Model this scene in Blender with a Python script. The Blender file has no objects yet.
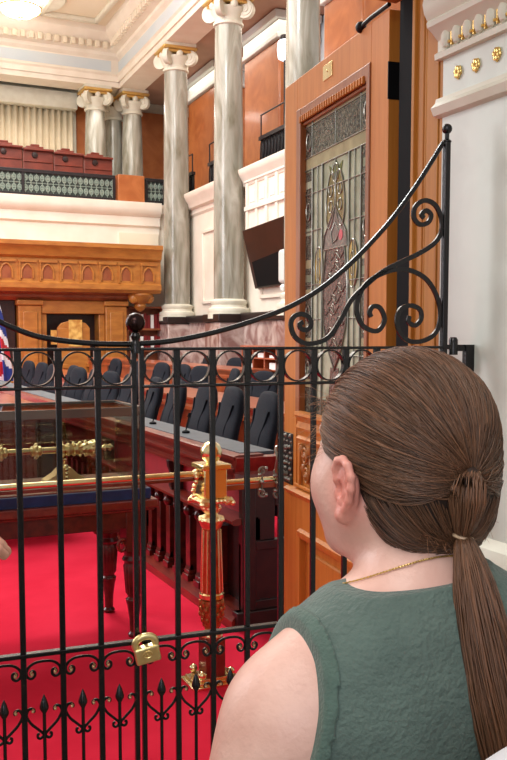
import bpy, math, random
import numpy as np
from mathutils import Vector, Matrix
random.seed(7); RNG = np.random.default_rng(7)
PI = math.pi
SC = bpy.context.scene
COL = SC.collection

# ------------------------------------------------------------------ survey of the photograph
YAW = math.radians(25.5); PIT = math.radians(4.55); CY = 405.8; FPX = 900.0
CAM = Vector((0, 0, 1.6))
FW = Vector((math.sin(YAW)*math.cos(PIT), math.cos(YAW)*math.cos(PIT), -math.sin(PIT)))
RT = Vector((math.cos(YAW), -math.sin(YAW), 0))
UP = RT.cross(FW)
def ray(px, py): return FW + RT*((px-253.5)/FPX) - UP*((py-CY)/FPX)
XF = None      # the side colonnade stands a little askew to the aisle: its pieces are laid out straight, then turned by XF
def onX(px, py, X):
    o, r = CAM, ray(px, py)
    if XF: i = XF.inverted(); o = i @ CAM; r = i.to_3x3() @ r
    return o + r*((X-o.x)/r.x)
def onY(px, py, Y): r = ray(px, py); return CAM + r*(Y/r.y)
def onZ(px, py, Z): r = ray(px, py); return CAM + r*((Z-1.6)/r.z)
def onD(px, py, D): return CAM + ray(px, py)*D
def onP(px, py, p0, d):
    n = Vector((-d[1], d[0], 0)); r = ray(px, py)
    t = (p0[0]*n.x+p0[1]*n.y)/(r.x*n.x+r.y*n.y); p = CAM + r*t
    return (p.x-p0[0])*d[0]+(p.y-p0[1])*d[1], p.z

cam = bpy.data.objects.new('camera', bpy.data.cameras.new('camera')); COL.objects.link(cam)
cam.data.sensor_fit = 'HORIZONTAL'; cam.data.sensor_width = 36; cam.data.lens = FPX/507*36
cam.data.shift_y = (CY-380)/507      # the photograph is cropped off the optical centre
cam.data.clip_start = .02; cam.data.clip_end = 200
M3 = Matrix((RT, UP, -FW)).transposed(); cam.matrix_world = Matrix.Translation(CAM) @ M3.to_4x4()
SC.camera = cam
SC.view_settings.view_transform = 'Standard'; SC.view_settings.look = 'None'
SC.view_settings.gamma = 1; SC.view_settings.exposure = 0.0

# ------------------------------------------------------------------ materials
def lin(c):
    def g(v):
        v /= 255.0
        return v/12.92 if v <= .04045 else ((v+.055)/1.055)**2.4
    return (g(c[0]), g(c[1]), g(c[2]), 1)
def mat(name, rgb, rough=.5, metal=0, rgb2=None, scale=8, stretch=(1,1,1), detail=4, bump=0, bscale=None, spec=.5,
        coat=0, kind='noise', lo=.35, hi=.65, emit=None, estr=0, sheen=0, sss=0, attr=None, dist=0):
    m = bpy.data.materials.new(name); m.use_nodes = True
    nt = m.node_tree; N = nt.nodes; L = nt.links
    b = N['Principled BSDF']
    b.inputs['Base Color'].default_value = lin(rgb); b.inputs['Roughness'].default_value = rough
    b.inputs['Metallic'].default_value = metal; b.inputs['Specular IOR Level'].default_value = spec
    b.inputs['Coat Weight'].default_value = coat; b.inputs['Coat Roughness'].default_value = .12
    b.inputs['Sheen Weight'].default_value = sheen
    if sss:
        b.inputs['Subsurface Weight'].default_value = sss; b.inputs['Subsurface Radius'].default_value = (.012,.004,.002)
        b.inputs['Subsurface Scale'].default_value = 1
    if emit:
        b.inputs['Emission Color'].default_value = lin(emit); b.inputs['Emission Strength'].default_value = estr
    tc = N.new('ShaderNodeTexCoord'); mp = N.new('ShaderNodeMapping'); mp.inputs['Scale'].default_value = stretch
    L.new(tc.outputs['Object'], mp.inputs['Vector'])
    src = None
    if rgb2 or bump:
        if kind == 'wave':
            t = N.new('ShaderNodeTexWave'); t.inputs['Scale'].default_value = scale; t.inputs['Distortion'].default_value = dist
            t.inputs['Detail'].default_value = detail; src = t.outputs['Fac']
        elif kind == 'voronoi':
            t = N.new('ShaderNodeTexVoronoi'); t.inputs['Scale'].default_value = scale; src = t.outputs['Distance']
        else:
            t = N.new('ShaderNodeTexNoise'); t.inputs['Scale'].default_value = scale; t.inputs['Detail'].default_value = detail
            t.inputs['Distortion'].default_value = dist; src = t.outputs['Fac']
        L.new(mp.outputs['Vector'], t.inputs['Vector'])
    if rgb2:
        r = N.new('ShaderNodeValToRGB'); r.color_ramp.elements[0].position = lo; r.color_ramp.elements[1].position = hi
        r.color_ramp.elements[0].color = lin(rgb); r.color_ramp.elements[1].color = lin(rgb2)
        L.new(src, r.inputs['Fac']); L.new(r.outputs['Color'], b.inputs['Base Color'])
    if attr:
        a = N.new('ShaderNodeAttribute'); a.attribute_name = attr
        mx = N.new('ShaderNodeMix'); mx.data_type = 'RGBA'; mx.blend_type = 'MULTIPLY'; mx.inputs['Factor'].default_value = 1
        if rgb2: L.new(r.outputs['Color'], mx.inputs['A'])
        else: mx.inputs['A'].default_value = lin(rgb)
        L.new(a.outputs['Color'], mx.inputs['B']); L.new(mx.outputs['Result'], b.inputs['Base Color'])
    if bump:
        bs = src
        if bscale:
            t2 = N.new('ShaderNodeTexNoise'); t2.inputs['Scale'].default_value = bscale; t2.inputs['Detail'].default_value = 3
            L.new(mp.outputs['Vector'], t2.inputs['Vector']); bs = t2.outputs['Fac']
        bp = N.new('ShaderNodeBump'); bp.inputs['Strength'].default_value = min(1, bump); bp.inputs['Distance'].default_value = .004
        L.new(bs, bp.inputs['Height']); L.new(bp.outputs['Normal'], b.inputs['Normal'])
    return m
def glassmat(name, tint=(235,240,240), refl=.08):
    m = bpy.data.materials.new(name); m.use_nodes = True; nt = m.node_tree; N = nt.nodes; L = nt.links
    for n in list(N):
        if n.type == 'BSDF_PRINCIPLED': N.remove(n)
    out = [n for n in N if n.type == 'OUTPUT_MATERIAL'][0]
    t = N.new('ShaderNodeBsdfTransparent'); t.inputs['Color'].default_value = lin(tint)
    g = N.new('ShaderNodeBsdfGlossy'); g.inputs['Roughness'].default_value = .03
    fr = N.new('ShaderNodeLayerWeight'); fr.inputs['Blend'].default_value = .25
    mr = N.new('ShaderNodeMath'); mr.operation = 'MULTIPLY_ADD'; mr.inputs[1].default_value = .6; mr.inputs[2].default_value = refl
    mx = N.new('ShaderNodeMixShader'); L.new(fr.outputs['Fresnel'], mr.inputs[0]); L.new(mr.outputs[0], mx.inputs['Fac'])
    L.new(t.outputs[0], mx.inputs[1]); L.new(g.outputs[0], mx.inputs[2]); L.new(mx.outputs[0], out.inputs['Surface'])
    return m

M = {}
M['carpet'] = mat('red carpet', (218,44,68), .95, rgb2=(208,36,60), scale=3, bump=.3, bscale=300, spec=.03)
M['stonefloor'] = mat('passage floor', (150,130,110), .4, rgb2=(120,100,85), scale=2)
M['iron'] = mat('black wrought iron', (58,56,57), .24, .9, bump=.15, bscale=120, spec=.5)
M['ironball'] = mat('dark bronze iron', (48,30,28), .25, .85)
M['curltip'] = mat('pale bronze tips', (190,150,110), .35, .8)  # lighter metal for the ends of the curls
M['brass'] = mat('polished brass', (250,232,182), .24, 1, rgb2=(240,214,152), scale=12)
M['brassc'] = mat('chased brass', (248,224,168), .28, 1, bump=1, bscale=90)
M['padbrass'] = mat('padlock brass', (250,232,172), .3, .9, rgb2=(236,212,146), scale=30, bump=.3, bscale=200)
M['gold'] = mat('gilt', (238,205,130), .3, 1, bump=.5, bscale=60)
M['gilt'] = mat('gilded plaster', (222,184,110), .4, .75, bump=.4, bscale=70)
M['redenamel'] = mat('red gilt flutes', (170,44,26), .25, .5, rgb2=(200,96,50), scale=20)
M['doorwood'] = mat('honey oak', (200,126,54), .42, rgb2=(184,108,40), scale=5, stretch=(9,9,.6), detail=6, lo=.3, hi=.7, spec=.3, coat=.06)
M['doorred'] = mat('red oak moulding', (156,92,44), .4, rgb2=(138,74,32), scale=6, stretch=(9,9,.6), coat=.25)
M['jambwood'] = mat('casing oak', (190,126,54), .5, rgb2=(170,106,40), scale=6, stretch=(10,10,.4), detail=6, lo=.3, hi=.7, spec=.25)
M['mahog'] = mat('mahogany', (96,34,24), .3, rgb2=(62,18,14), scale=5, stretch=(4,.8,4), detail=5, coat=.35)
M['mahogred'] = mat('red mahogany', (128,46,32), .28, rgb2=(102,32,24), scale=6, stretch=(4,.8,4), coat=.4)
M['redpanel'] = mat('crimson panel', (170,20,34), .6, rgb2=(150,14,28), scale=5)
M['darkwood'] = mat('dark walnut', (50,22,17), .4, rgb2=(34,14,12), scale=4, stretch=(3,1,3), coat=.1)
M['oak'] = mat('golden oak carving', (182,118,50), .42, rgb2=(160,98,40), scale=3, stretch=(1,1,3), coat=.1)
M['oakdark'] = mat('oak niche', (152,84,48), .5, rgb2=(130,66,38), scale=5)
M['deskwood'] = mat('orange brown desk wood', (172,84,44), .3, rgb2=(140,60,32), scale=4, coat=.35)
M['leather'] = mat('grey blue desk leather', (74,82,90), .5, rgb2=(64,72,80), scale=10)
M['navy'] = mat('navy upholstery', (27,28,37), .85, rgb2=(20,21,29), scale=60, spec=.25, bump=.2, bscale=200)
M['velvet'] = mat('blue velvet', (22,42,96), .8, rgb2=(14,30,74), scale=14, sheen=.3)
M['plaster'] = mat('cream plaster', (236,226,212), .7, rgb2=(228,216,200), scale=2)
M['ceilp'] = mat('ceiling plaster', (228,214,190), .75, rgb2=(236,224,204), scale=.6)
M['ceilblue'] = mat('pale blue ceiling panel', (196,206,212), .75, rgb2=(206,212,214), scale=1)
M['plgrey'] = mat('pale grey plaster', (210,214,210), .6, rgb2=(204,208,206), scale=2)
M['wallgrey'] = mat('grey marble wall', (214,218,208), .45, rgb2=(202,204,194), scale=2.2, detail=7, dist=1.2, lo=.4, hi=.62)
M['creamstone'] = mat('cream stone trim', (222,218,202), .55, rgb2=(212,206,188), scale=5)
M['colmarble'] = mat('grey green veined marble', (118,112,94), .24, rgb2=(178,175,164), scale=2.2, stretch=(1.4,1.4,.28), detail=9, dist=1.4, lo=.34, hi=.68, coat=.25)
M['pinkmarble'] = mat('pink veined marble', (142,104,98), .25, rgb2=(206,184,176), scale=1.4, detail=10, dist=2, lo=.38, hi=.64, coat=.3)
M['orangemarble'] = mat('orange scagliola', (160,88,44), .35, rgb2=(180,108,60), scale=1.6, detail=8, dist=1.5, coat=.3)
M['brownled'] = mat('black plinth', (40,26,24), .4)
M['soffit'] = mat('brown pink soffit', (176,140,118), .7, rgb2=(160,124,104), scale=1)
M['window'] = mat('pale sky window wall', (196,206,214), .6)
M['curtain'] = mat('beige curtain', (208,194,168), .9, rgb2=(198,182,154), scale=2)
M['galleryred'] = mat('red brown gallery bench', (132,54,38), .45, rgb2=(106,42,30), scale=3, coat=.2)
M['lattice'] = mat('dark bronze railing', (44,38,40), .4, .3)
M['greenlat'] = mat('grey green cast panel', (138,150,138), .55, rgb2=(120,134,124), scale=6)
M['greenback'] = mat('deep green backing', (64,70,66), .8)
M['screen'] = mat('dark brown lacquer', (52,28,22), .35, rgb2=(40,22,18), scale=2)
M['speakw'] = mat('pale grey plastic', (206,204,200), .5)
M['black'] = mat('black finish and gap shade', (10,9,12), .8, spec=.2)  # black fittings, and the painted shade of the door gap
M['blackiron'] = mat('black hinge', (28,26,27), .45, .6)
M['caseglass'] = glassmat('case glass', (236,238,234), .02)
M['caseedge'] = mat('grey glass edge', (112,108,102), .12, .4)
M['white'] = mat('white enamel', (235,232,228), .5)
M['book'] = mat('dark red book', (120,24,26), .6)
M['yellowp'] = mat('yellow patterned panel', (226,186,104), .5, rgb2=(180,120,50), scale=8)
M['lampglow'] = mat('lamp glass', (255,250,240), .4, emit=(255,250,242), estr=9)
M['sconceglow'] = mat('sconce glass', (240,250,255), .4, emit=(225,240,255), estr=1.6)
M['dalleg'] = mat('pale green glass', (134,140,116), .15, rgb2=(186,192,166), scale=9, bump=.5, bscale=25)
M['dalldark'] = mat('dark rippled glass', (46,44,38), .12, rgb2=(136,132,116), scale=38, dist=3, lo=.42, hi=.72, bump=1, bscale=40)
M['dallcream'] = mat('cream glass', (176,166,128), .18, rgb2=(150,140,106), scale=14, bump=.4, bscale=25)
M['dallyel'] = mat('amber glass', (150,136,84), .15, rgb2=(112,98,56), scale=40, bump=.6, bscale=30)
M['dallamb'] = mat('bright amber glass', (196,172,92), .15, rgb2=(160,134,60), scale=40, bump=.5, bscale=30)
M['dallgrn'] = mat('olive glass', (116,120,62), .15, rgb2=(84,90,48), scale=40, bump=.6, bscale=30)
M['dallpur'] = mat('plum brown glass', (58,38,36), .15, rgb2=(112,84,76), scale=30, dist=2, bump=1, bscale=50)
M['dallgray'] = mat('smoky grey glass', (104,92,88), .15, rgb2=(130,120,112), scale=30, bump=.8, bscale=40)
M['dallpink'] = mat('rose glass', (206,90,104), .2)
M['lead'] = mat('lead came', (140,136,126), .3, .8)
M['leaddark'] = mat('dark lead came', (70,64,56), .4, .6)
M['skin'] = mat('light skin', (226,184,170), .40, rgb2=(216,170,156), scale=26, detail=5, bump=.18, bscale=160, spec=.45, sss=.0, attr='tint')
M['skin2'] = mat('tan skin', (214,160,138), .45, rgb2=(205,148,126), scale=26, bump=.15, bscale=160)
M['topgreen'] = mat('sage green knit', (94,112,105), .85, rgb2=(84,101,95), scale=22, bump=.7, bscale=170, sheen=.2, spec=.3)
M['topedge'] = mat('sage green binding', (86,108,99), .85, rgb2=(78,98,90), scale=60, bump=.4, bscale=300, sheen=.2, spec=.3)
M['trouser'] = mat('dark trousers', (36,38,46), .8)
M['shoe'] = mat('black shoes', (22,20,20), .5)
M['shirtw'] = mat('pale grey shirt', (206,206,210), .85, rgb2=(196,197,203), scale=20)
M['shirtb'] = mat('blue grey shirt', (96,106,122), .85)
M['hairbase'] = mat('brown hair mass', (44,29,22), .6, spec=.3)  # darker than the strands: shade between the hairs put into the colour
M['hair'] = mat('brown hair', (98,69,50), .44, spec=.5, attr='tint')
M['tie'] = mat('clear hair elastic', (200,170,140), .35)
M['eye'] = mat('eye white', (235,232,228), .2)
M['flagblue'] = mat('flag blue', (36,56,140), .8); M['flagwhite'] = mat('flag white', (232,232,238), .8)
M['flagred'] = mat('flag red', (190,30,44), .8); M['flaggold'] = mat('flag yellow fringe', (222,176,70), .8)

# ------------------------------------------------------------------ mesh collecting
def tag(o, label=None, cat=None, group=None, kind=None):
    if label: o['label'] = label
    if cat: o['category'] = cat
    if group: o['group'] = group
    if kind: o['kind'] = kind
    return o
def empty(name, loc=(0,0,0), rz=0, label=None, cat=None, group=None, kind=None):
    o = bpy.data.objects.new(name, None); COL.objects.link(o); o.empty_display_size = .05
    o.location = (XF @ Vector(loc)) if XF else loc; o.rotation_euler = (0, 0, rz)
    return tag(o, label, cat, group, kind)
def kids(o): return [c for c in COL.objects if c.parent == o]
def copy_tree(o, parent=None):
    c = o.copy(); COL.objects.link(c); c.parent = parent
    for ch in kids(o): copy_tree(ch, c)
    return c
class MB:
    def __init__(s): s.v = []; s.f = []; s.m = []; s.mi = 0
    def add(s, vs, fs):
        n = len(s.v); s.v += [Vector(v) for v in vs]; s.f += [tuple(i+n for i in f) for f in fs]; s.m += [s.mi]*len(fs); return s
    def box(s, a, b):
        x0,y0,z0 = [min(a[i],b[i]) for i in range(3)]; x1,y1,z1 = [max(a[i],b[i]) for i in range(3)]
        return s.add([(x0,y0,z0),(x1,y0,z0),(x1,y1,z0),(x0,y1,z0),(x0,y0,z1),(x1,y0,z1),(x1,y1,z1),(x0,y1,z1)],
                     [(3,2,1,0),(4,5,6,7),(0,1,5,4),(1,2,6,5),(2,3,7,6),(3,0,4,7)])
    def cbox(s, c, d): return s.box([c[i]-d[i]/2 for i in range(3)], [c[i]+d[i]/2 for i in range(3)])
    def obox(s, o, ex, ey, ez, a, b):       # box in an oriented frame, a..b in that frame
        n0 = len(s.v); s.box(a, b)
        for i in range(n0, len(s.v)):
            q = s.v[i]; s.v[i] = Vector(o)+Vector(ex)*q.x+Vector(ey)*q.y+Vector(ez)*q.z
        return s
    def prism(s, prof, o, ex, ey, ez, l0, l1):  # profile in (ex,ey), extruded along ez l0..l1
        o, ex, ey, ez = Vector(o), Vector(ex), Vector(ey), Vector(ez); n = len(prof)
        vs = [o+ex*p[0]+ey*p[1]+ez*l for l in (l0, l1) for p in prof]
        fs = [(i, (i+1) % n, n+(i+1) % n, n+i) for i in range(n)] + [tuple(range(n))[::-1], tuple(range(n, 2*n))]
        return s.add(vs, fs)
    def lathe(s, prof, c=(0,0,0), n=24, ax=(0,0,1), flute=None):
        c = Vector(c); az = Vector(ax).normalized(); ux = az.orthogonal().normalized(); uy = az.cross(ux)
        vs = []; fs = []
        for r, z in prof:
            for k in range(n):
                a = 2*PI*k/n; rr = max(r, 1e-5)
                if flute and flute[1] <= z <= flute[2]: rr *= 1-flute[0]*(k % 2)
                vs.append(c+ux*(rr*math.cos(a))+uy*(rr*math.sin(a))+az*z)
        m = len(prof)
        for j in range(m-1):
            for k in range(n):
                k2 = (k+1) % n; fs.append((j*n+k, j*n+k2, (j+1)*n+k2, (j+1)*n+k))
        fs.append(tuple(range(n))[::-1]); fs.append(tuple(range((m-1)*n, m*n)))
        return s.add(vs, fs)
    def tube(s, path, r, n=8, closed=False, flat=None, up=None):   # r number or list ; flat=(w,h) rectangular bar
        P = [Vector(p) for p in path]; m = len(P); vs = []; fs = []
        nr = Vector(up) if up else None
        for i in range(m):
            a = P[(i-1) % m] if (closed or i > 0) else P[i]; b = P[(i+1) % m] if (closed or i < m-1) else P[i]
            t = (b-a); t = t.normalized() if t.length > 1e-9 else Vector((0,0,1))
            if nr is None: nr = t.orthogonal()
            u = (nr - t*nr.dot(t)); u = u.normalized() if u.length > 1e-6 else t.orthogonal().normalized()
            if not up: nr = u
            w = t.cross(u); rr = r[i] if isinstance(r, (list, tuple)) else r
            if flat:
                for sx, sy in ((1,1),(-1,1),(-1,-1),(1,-1)): vs.append(P[i]+u*(sx*flat[0]/2)+w*(sy*flat[1]/2))
            else:
                for k in range(n): vs.append(P[i]+(u*math.cos(2*PI*k/n)+w*math.sin(2*PI*k/n))*rr)
        if flat: n = 4
        for i in range(m if closed else m-1):
            j = (i+1) % m
            for k in range(n):
                k2 = (k+1) % n; fs.append((i*n+k, i*n+k2, j*n+k2, j*n+k))
        if not closed: fs += [tuple(range(n))[::-1], tuple(range((m-1)*n, m*n))]
        return s.add(vs, fs)
    def ball(s, c, r, n=16, sc=(1,1,1), rot=None):
        c = Vector(c); vs = []; fs = []; m = n//2
        for j in range(m+1):
            th = PI*j/m
            for k in range(n):
                a = 2*PI*k/n; q = Vector((max(math.sin(th), 1e-4)*math.cos(a)*sc[0], max(math.sin(th), 1e-4)*math.sin(a)*sc[1], -math.cos(th)*sc[2]))*r
                if rot: q = rot @ q
                vs.append(c+q)
        for j in range(m):
            for k in range(n):
                k2 = (k+1) % n; fs.append((j*n+k, j*n+k2, (j+1)*n+k2, (j+1)*n+k))
        return s.add(vs, fs)
    def build(s, name, m, parent=None, sharp=35, bevel=0, wpos=None, kind=None, label=None, seg=2):
        me = bpy.data.meshes.new(name); vs = [XF @ v for v in s.v] if XF else s.v
        root = parent
        while root is not None and root.parent is not None: root = root.parent
        if root is not None:
            inv = (Matrix.Translation(root.location) @ Matrix.Rotation(root.rotation_euler.z, 4, 'Z')).inverted()
            vs = [inv @ v for v in vs]
        off = Vector((0,0,0))
        if root is None and wpos is not None: off = Vector(wpos); vs = [v-off for v in vs]
        me.from_pydata([tuple(v) for v in vs], [], s.f); me.update()
        ms = m if isinstance(m, list) else [m]
        for x in ms: me.materials.append(x)
        if len(ms) > 1: me.polygons.foreach_set('material_index', s.m)
        me.polygons.foreach_set('use_smooth', [True]*len(me.polygons))
        if sharp: me.set_sharp_from_angle(angle=math.radians(sharp))
        o = bpy.data.objects.new(name, me); COL.objects.link(o); o.location = off
        if parent: o.parent = parent
        if bevel:
            b = o.modifiers.new('bevel', 'BEVEL'); b.width = bevel; b.segments = seg; b.limit_method = 'ANGLE'; b.angle_limit = math.radians(40)
        return tag(o, label=label, kind=kind)
def struct(name, mb, m, **k): return mb.build(name, m, kind='structure', **k)
def spline(pts, sub=6, closed=False):
    P = [Vector(p) for p in pts]; n = len(P); out = []
    for i in range(n if closed else n-1):
        g = lambda k: P[k % n] if closed else P[max(0, min(n-1, k))]
        p0, p1, p2, p3 = g(i-1), g(i), g(i+1), g(i+2)
        for j in range(sub):
            t = j/sub
            out.append(.5*((2*p1)+(p2-p0)*t+(2*p0-5*p1+4*p2-p3)*t*t+(3*p1-p0-3*p2+p3)*t**3))
    if not closed: out.append(P[-1])
    return out
X_, Y_, Z_ = Vector((1,0,0)), Vector((0,1,0)), Vector((0,0,1))
# ================================================================== THE HALL (setting)
struct('floor', MB().box((-3.2,2.0,-.1),(4.2,22.6,0)), M['carpet'])
struct('floor_side', MB().box((-9,2.0,-.1),(-3.2,28.6,-.002)).box((4.2,2.0,-.1),(9.6,28.6,-.002)).box((-3.2,22.6,-.1),(4.2,28.6,-.002)), M['stonefloor'])
struct('floor_vestibule', MB().box((-9,-3,-.1),(9.6,2.0,-.002)), M['stonefloor'])
b = MB(); b.box((-9,2,10.4),(12,28.6,10.6)); struct('ceiling', b, M['ceilp'])
# pale blue sunk panels and mouldings of the ceiling
b = MB()
for (x0,x1,y0,y1) in ((5.9,7.0,21.0,22.6),(5.9,7.0,16.5,18.5),(1.0,3.6,21.4,23.4)): b.box((x0,y0,10.385),(x1,y1,10.41))
struct('ceiling_panel', b, M['ceilblue'])
b = MB()
for (x0,x1) in ((7.15,7.28),(5.6,5.75)): b.box((x0,2,10.28),(x1,25.4,10.41))
for (y0,y1) in ((25.3,25.45),(22.4,22.52),(16.6,16.75)): b.box((-6,y0,10.28),(7.28,y1,10.41))
struct('trim_1', b, M['creamstone'], bevel=.03)
XF = Matrix.Translation((8.14,18.33,0)) @ Matrix.Rotation(math.radians(-2.7),4,'Z') @ Matrix.Translation((-8.14,-18.33,0))
# entablature above the side colonnade and the far colonnade
def entab_prof(sgn=1):   # (depth towards the room, height)
    return [(-.75,8.85),(0,8.85),(0,9.0),(.05,9.0),(.05,9.15),(.1,9.2),(.02,9.22),(.02,9.62),(.12,9.7),(.12,9.8),(.3,9.84),(.3,10.0),(.42,10.08),(.52,10.24),(.52,10.4),(-.75,10.4)]
b = MB(); b.prism(entab_prof(), (7.78,0,0), -X_, Z_, Y_, 8, 27.4); struct('trim_2', b, M['plaster'], sharp=30)
b = MB()
for k in range(70): b.box((7.36,9.3+k*.235,9.82),(7.50,9.43+k*.235,10.0))
struct('trim_4', b, M['ceilp'], bevel=.015)
b = MB(); b.box((7.75,9,9.28),(7.758,26.4,9.58)); struct('trim_5', b, M['ceilblue'])
# side gallery: soffit, wall below the gallery, marble dado, black plinth
b = MB(); b.box((8.5,8,8.92),(10.7,28,9.1)); struct('ceiling_gallery', b, M['soffit'])
b = MB(); b.box((8.55,8,2.05),(8.9,26.5,4.72)); struct('wall_right', b, M['plaster'])
# raised panel frames on that wall
b = MB()
for y in (12.8,16.5,20.2,23.9):
    for (y0,y1,z0,z1) in ((y-.95,y+.95,4.1,4.18),(y-.95,y+.95,2.35,2.43),(y-.95,y-.87,2.35,4.18),(y+.87,y+.95,2.35,4.18)): b.box((8.5,y0,z0),(8.56,y1,z1))
struct('trim_6', b, M['plaster'], bevel=.015)
b = MB(); b.prism([(-.6,4.6),(-.05,4.6),(.0,4.66),(.0,4.76),(.1,4.8),(.14,4.9),(.22,5.0),(.26,5.08),(.26,5.14),(-2.1,5.14),(-2.1,4.6)], (8.5,0,0), -X_, Z_, Y_, 8, 26.4)
struct('trim_7', b, M['plaster'])
b = MB(); b.box((8.3,8,0),(8.9,26.5,1.9)); struct('wall_dado', b, M['pinkmarble'])
b = MB(); b.box((8.22,8,1.88),(8.9,26.5,2.06)); 
for Y in (14.63,18.33,22.03): b.box((7.7,Y-.52,1.86),(8.6,Y+.52,2.04))
struct('baseboard_right', b, M['brownled'], bevel=.02)
b = MB()
for Y in (14.63,18.33,22.03): b.box((7.74,Y-.48,0),(8.5,Y+.48,1.86))
struct('wall_pier', b, M['pinkmarble'], bevel=.02)
# outer wall with daylight panels behind the pilasters
b = MB(); b.box((10.62,8,5.15),(10.75,28,8.9)); struct('wall_outer', b, M['window'])
pil_cat = 'orange scagliola pilasters of the side gallery'
pl_lab = ['orange marble pilaster behind the tall column beside the door', 'orange marble pilaster right of the widest full marble column',
          'orange marble pilaster between the two full marble columns', 'narrow orange marble pilaster left of the farther full column', 'farthest orange marble pilaster at the gallery corner']
for i, (pa, pb) in enumerate(((362,323),(279,244),(216,188))):
    y0, y1 = onX(pa,100,9.55).y, onX(pb,100,9.55).y
    t = empty('pilaster', (9.8,(y0+y1)/2,5.14), label=pl_lab[i], cat='pilaster', group=pil_cat)
    MB().box((9.55,y0,5.14),(10.58,y1,8.3)).build('shaft', M['orangemarble'], t, bevel=.05)
    b = MB(); b.box((9.47,y0-.06,8.3),(10.58,y1+.06,8.42)); b.box((9.53,y0-.02,8.42),(10.58,y1+.02,8.72)); b.box((9.4,y0-.12,8.72),(10.58,y1+.12,8.9))
    b.build('capital', M['plgrey'], t, bevel=.02)
XF1, XF = XF, None
# far wall
b = MB(); b.prism(entab_prof(), (0,26.3,0), -Y_, Z_, X_, -8, 8.2); struct('trim_3', b, M['plaster'], sharp=30)
b = MB()
for k in range(63): b.box((-7+k*.235,25.88,9.82),(-6.87+k*.235,26.02,10.0))
struct('trim_13', b, M['ceilp'], bevel=.015)
struct('trim_14', MB().box((-7,26.27,9.28),(7.9,26.278,9.58)), M['ceilblue'])
b = MB(); b.box((-8,28.0,4.9),(12,28.3,10.4)); struct('wall_far', b, M['creamstone'])
b = MB(); b.box((-8,22.65,0),(9.0,22.8,4.75)); struct('wall_back', b, M['plaster'])
b = MB(); b.prism([(-.04,3.7),(0,3.7),(0,4.35),(.06,4.4),(.06,4.62),(.16,4.7),(.2,4.82),(.2,4.98),(-5.4,4.98),(-5.4,4.8),(-.04,4.8)], (0,22.6,0), -Y_, Z_, X_, -8, 8.05)
struct('trim_8', b, M['plaster'])
b = MB(); b.box((8.5,22.4,3.0),(9.0,22.62,4.98)); b.box((8.45,22.3,4.6),(9.0,22.62,5.0)); struct('trim_9', b, M['plaster'], bevel=.02)
b = MB(); b.box((6.95,22.54,3.7),(8.0,22.6,4.2)); struct('trim_10', b, M['ceilp'])
# orange wall patches between the far columns
t = tag(MB().box((6.6,27.8,4.98),(11.5,28.0,8.6)).build('marble_wall_panel', M['orangemarble']), 'orange marble wall surface behind the far corner columns', 'wall panel')

# ---- columns
def volute(b, c, n, r=.2, t=.1):      # spiral scroll: n = facing direction
    c = Vector(c); n = Vector(n).normalized(); u = n.cross(Z_).normalized()
    b.lathe([(0,-t/2),(r,-t/2),(r*1.04,0),(r,t/2),(0,t/2)], c, 18, n)
    pts = [c+n*(t/2)+(u*math.cos(a)+Z_*math.sin(a))*(r*.95*(1-a/(4.6*PI))) for a in [k*PI/8 for k in range(31)]]
    b.tube(pts, .022, 5)
def column(name, x, y, zb, zt, r, label, capital_top=8.85):
    t = empty(name, (x,y,zb), label=label, cat='column', group='grey veined marble columns with gilt capitals')
    h = zt-zb
    MB().lathe([(r*1.0,0),(r*1.02,.1),(r,.4*h),(r*.96,.7*h),(r*.88,h)], (x,y,zb), 40).build('shaft', M['colmarble'], t)
    b = MB(); b.box((x-r*1.45,y-r*1.45,zb-.3),(x+r*1.45,y+r*1.45,zb-.14)) if False else None
    b.lathe([(r*1.42,-.32),(r*1.42,-.2),(r*1.38,-.2),(r*1.42,-.16),(r*1.38,-.1),(r*1.2,-.07),(r*1.16,-.02),(r*1.24,.02),(r*1.24,.07),(r*1.08,.1),(r*.98,.12)], (x,y,zb+.32 if False else zb+.2), 40)
    b.build('base', M['creamstone'], t)
    b = MB(); b.lathe([(r*.88,-.0),(r*1.0,.02),(r*1.0,.07),(r*.9,.09),(r*.92,.18),(r*1.15,.3),(r*1.18,.36),(r*.9,.4)], (x,y,zt), 32)
    b.build('capital', M['creamstone'], t)
    b = MB(); k = capital_top-zt
    for sx in (-1,1):
        for sy in (-1,1):
            d = Vector((sx,sy,0)).normalized(); volute(b, Vector((x,y,zt+k*.5))+d*r*1.25, Vector((sy,-sx,0)), r=.19, t=.13)
    for a in range(4):
        d = Vector((math.cos(a*PI/2),math.sin(a*PI/2),0)); b.ball(Vector((x,y,zt+k*.62))+d*r*1.05, .09, 10)
    b.build('volutes', M['creamstone'], t)
    b = MB(); b.box((x-r*1.35,y-r*1.35,zt+k*.76),(x+r*1.35,y+r*1.35,zt+k*.88)); b.box((x-r*1.2,y-r*1.2,zt+k*.66),(x+r*1.2,y+r*1.2,zt+k*.76)); b.build('abacus', M['gilt'], t, bevel=.03)
    b = MB(); b.box((x-r*1.25,y-r*1.25,zt+k*.88),(x+r*1.25,y+r*1.25,capital_top)); b.build('impost', M['creamstone'], t)
RC = .33
XF = XF1
column('marble_column', 8.14, 14.63, 2.06, 8.2, RC, 'grey veined marble column nearest the door, cut off by the top of the view')
column('marble_column', 8.14, 18.33, 2.06, 8.2, RC, 'widest full grey green marble column, next to the dark tilted screen')
column('marble_column', 8.14, 22.03, 2.06, 8.2, RC, 'second full marble column, at the right end of the carved oak canopy')
XF = None
XA, XB, XC = onY(95,110,26.6).x, onY(113,110,27.3).x, onY(132,110,26.6).x
column('marble_column', XC, 26.6, 5.9, 8.15, RC*.95, 'short pale marble column at the gallery corner, in front of its neighbour')
column('marble_column', XB, 27.3, 5.9, 8.1, RC*.9, 'short marble column half hidden in the far gallery corner')
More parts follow.
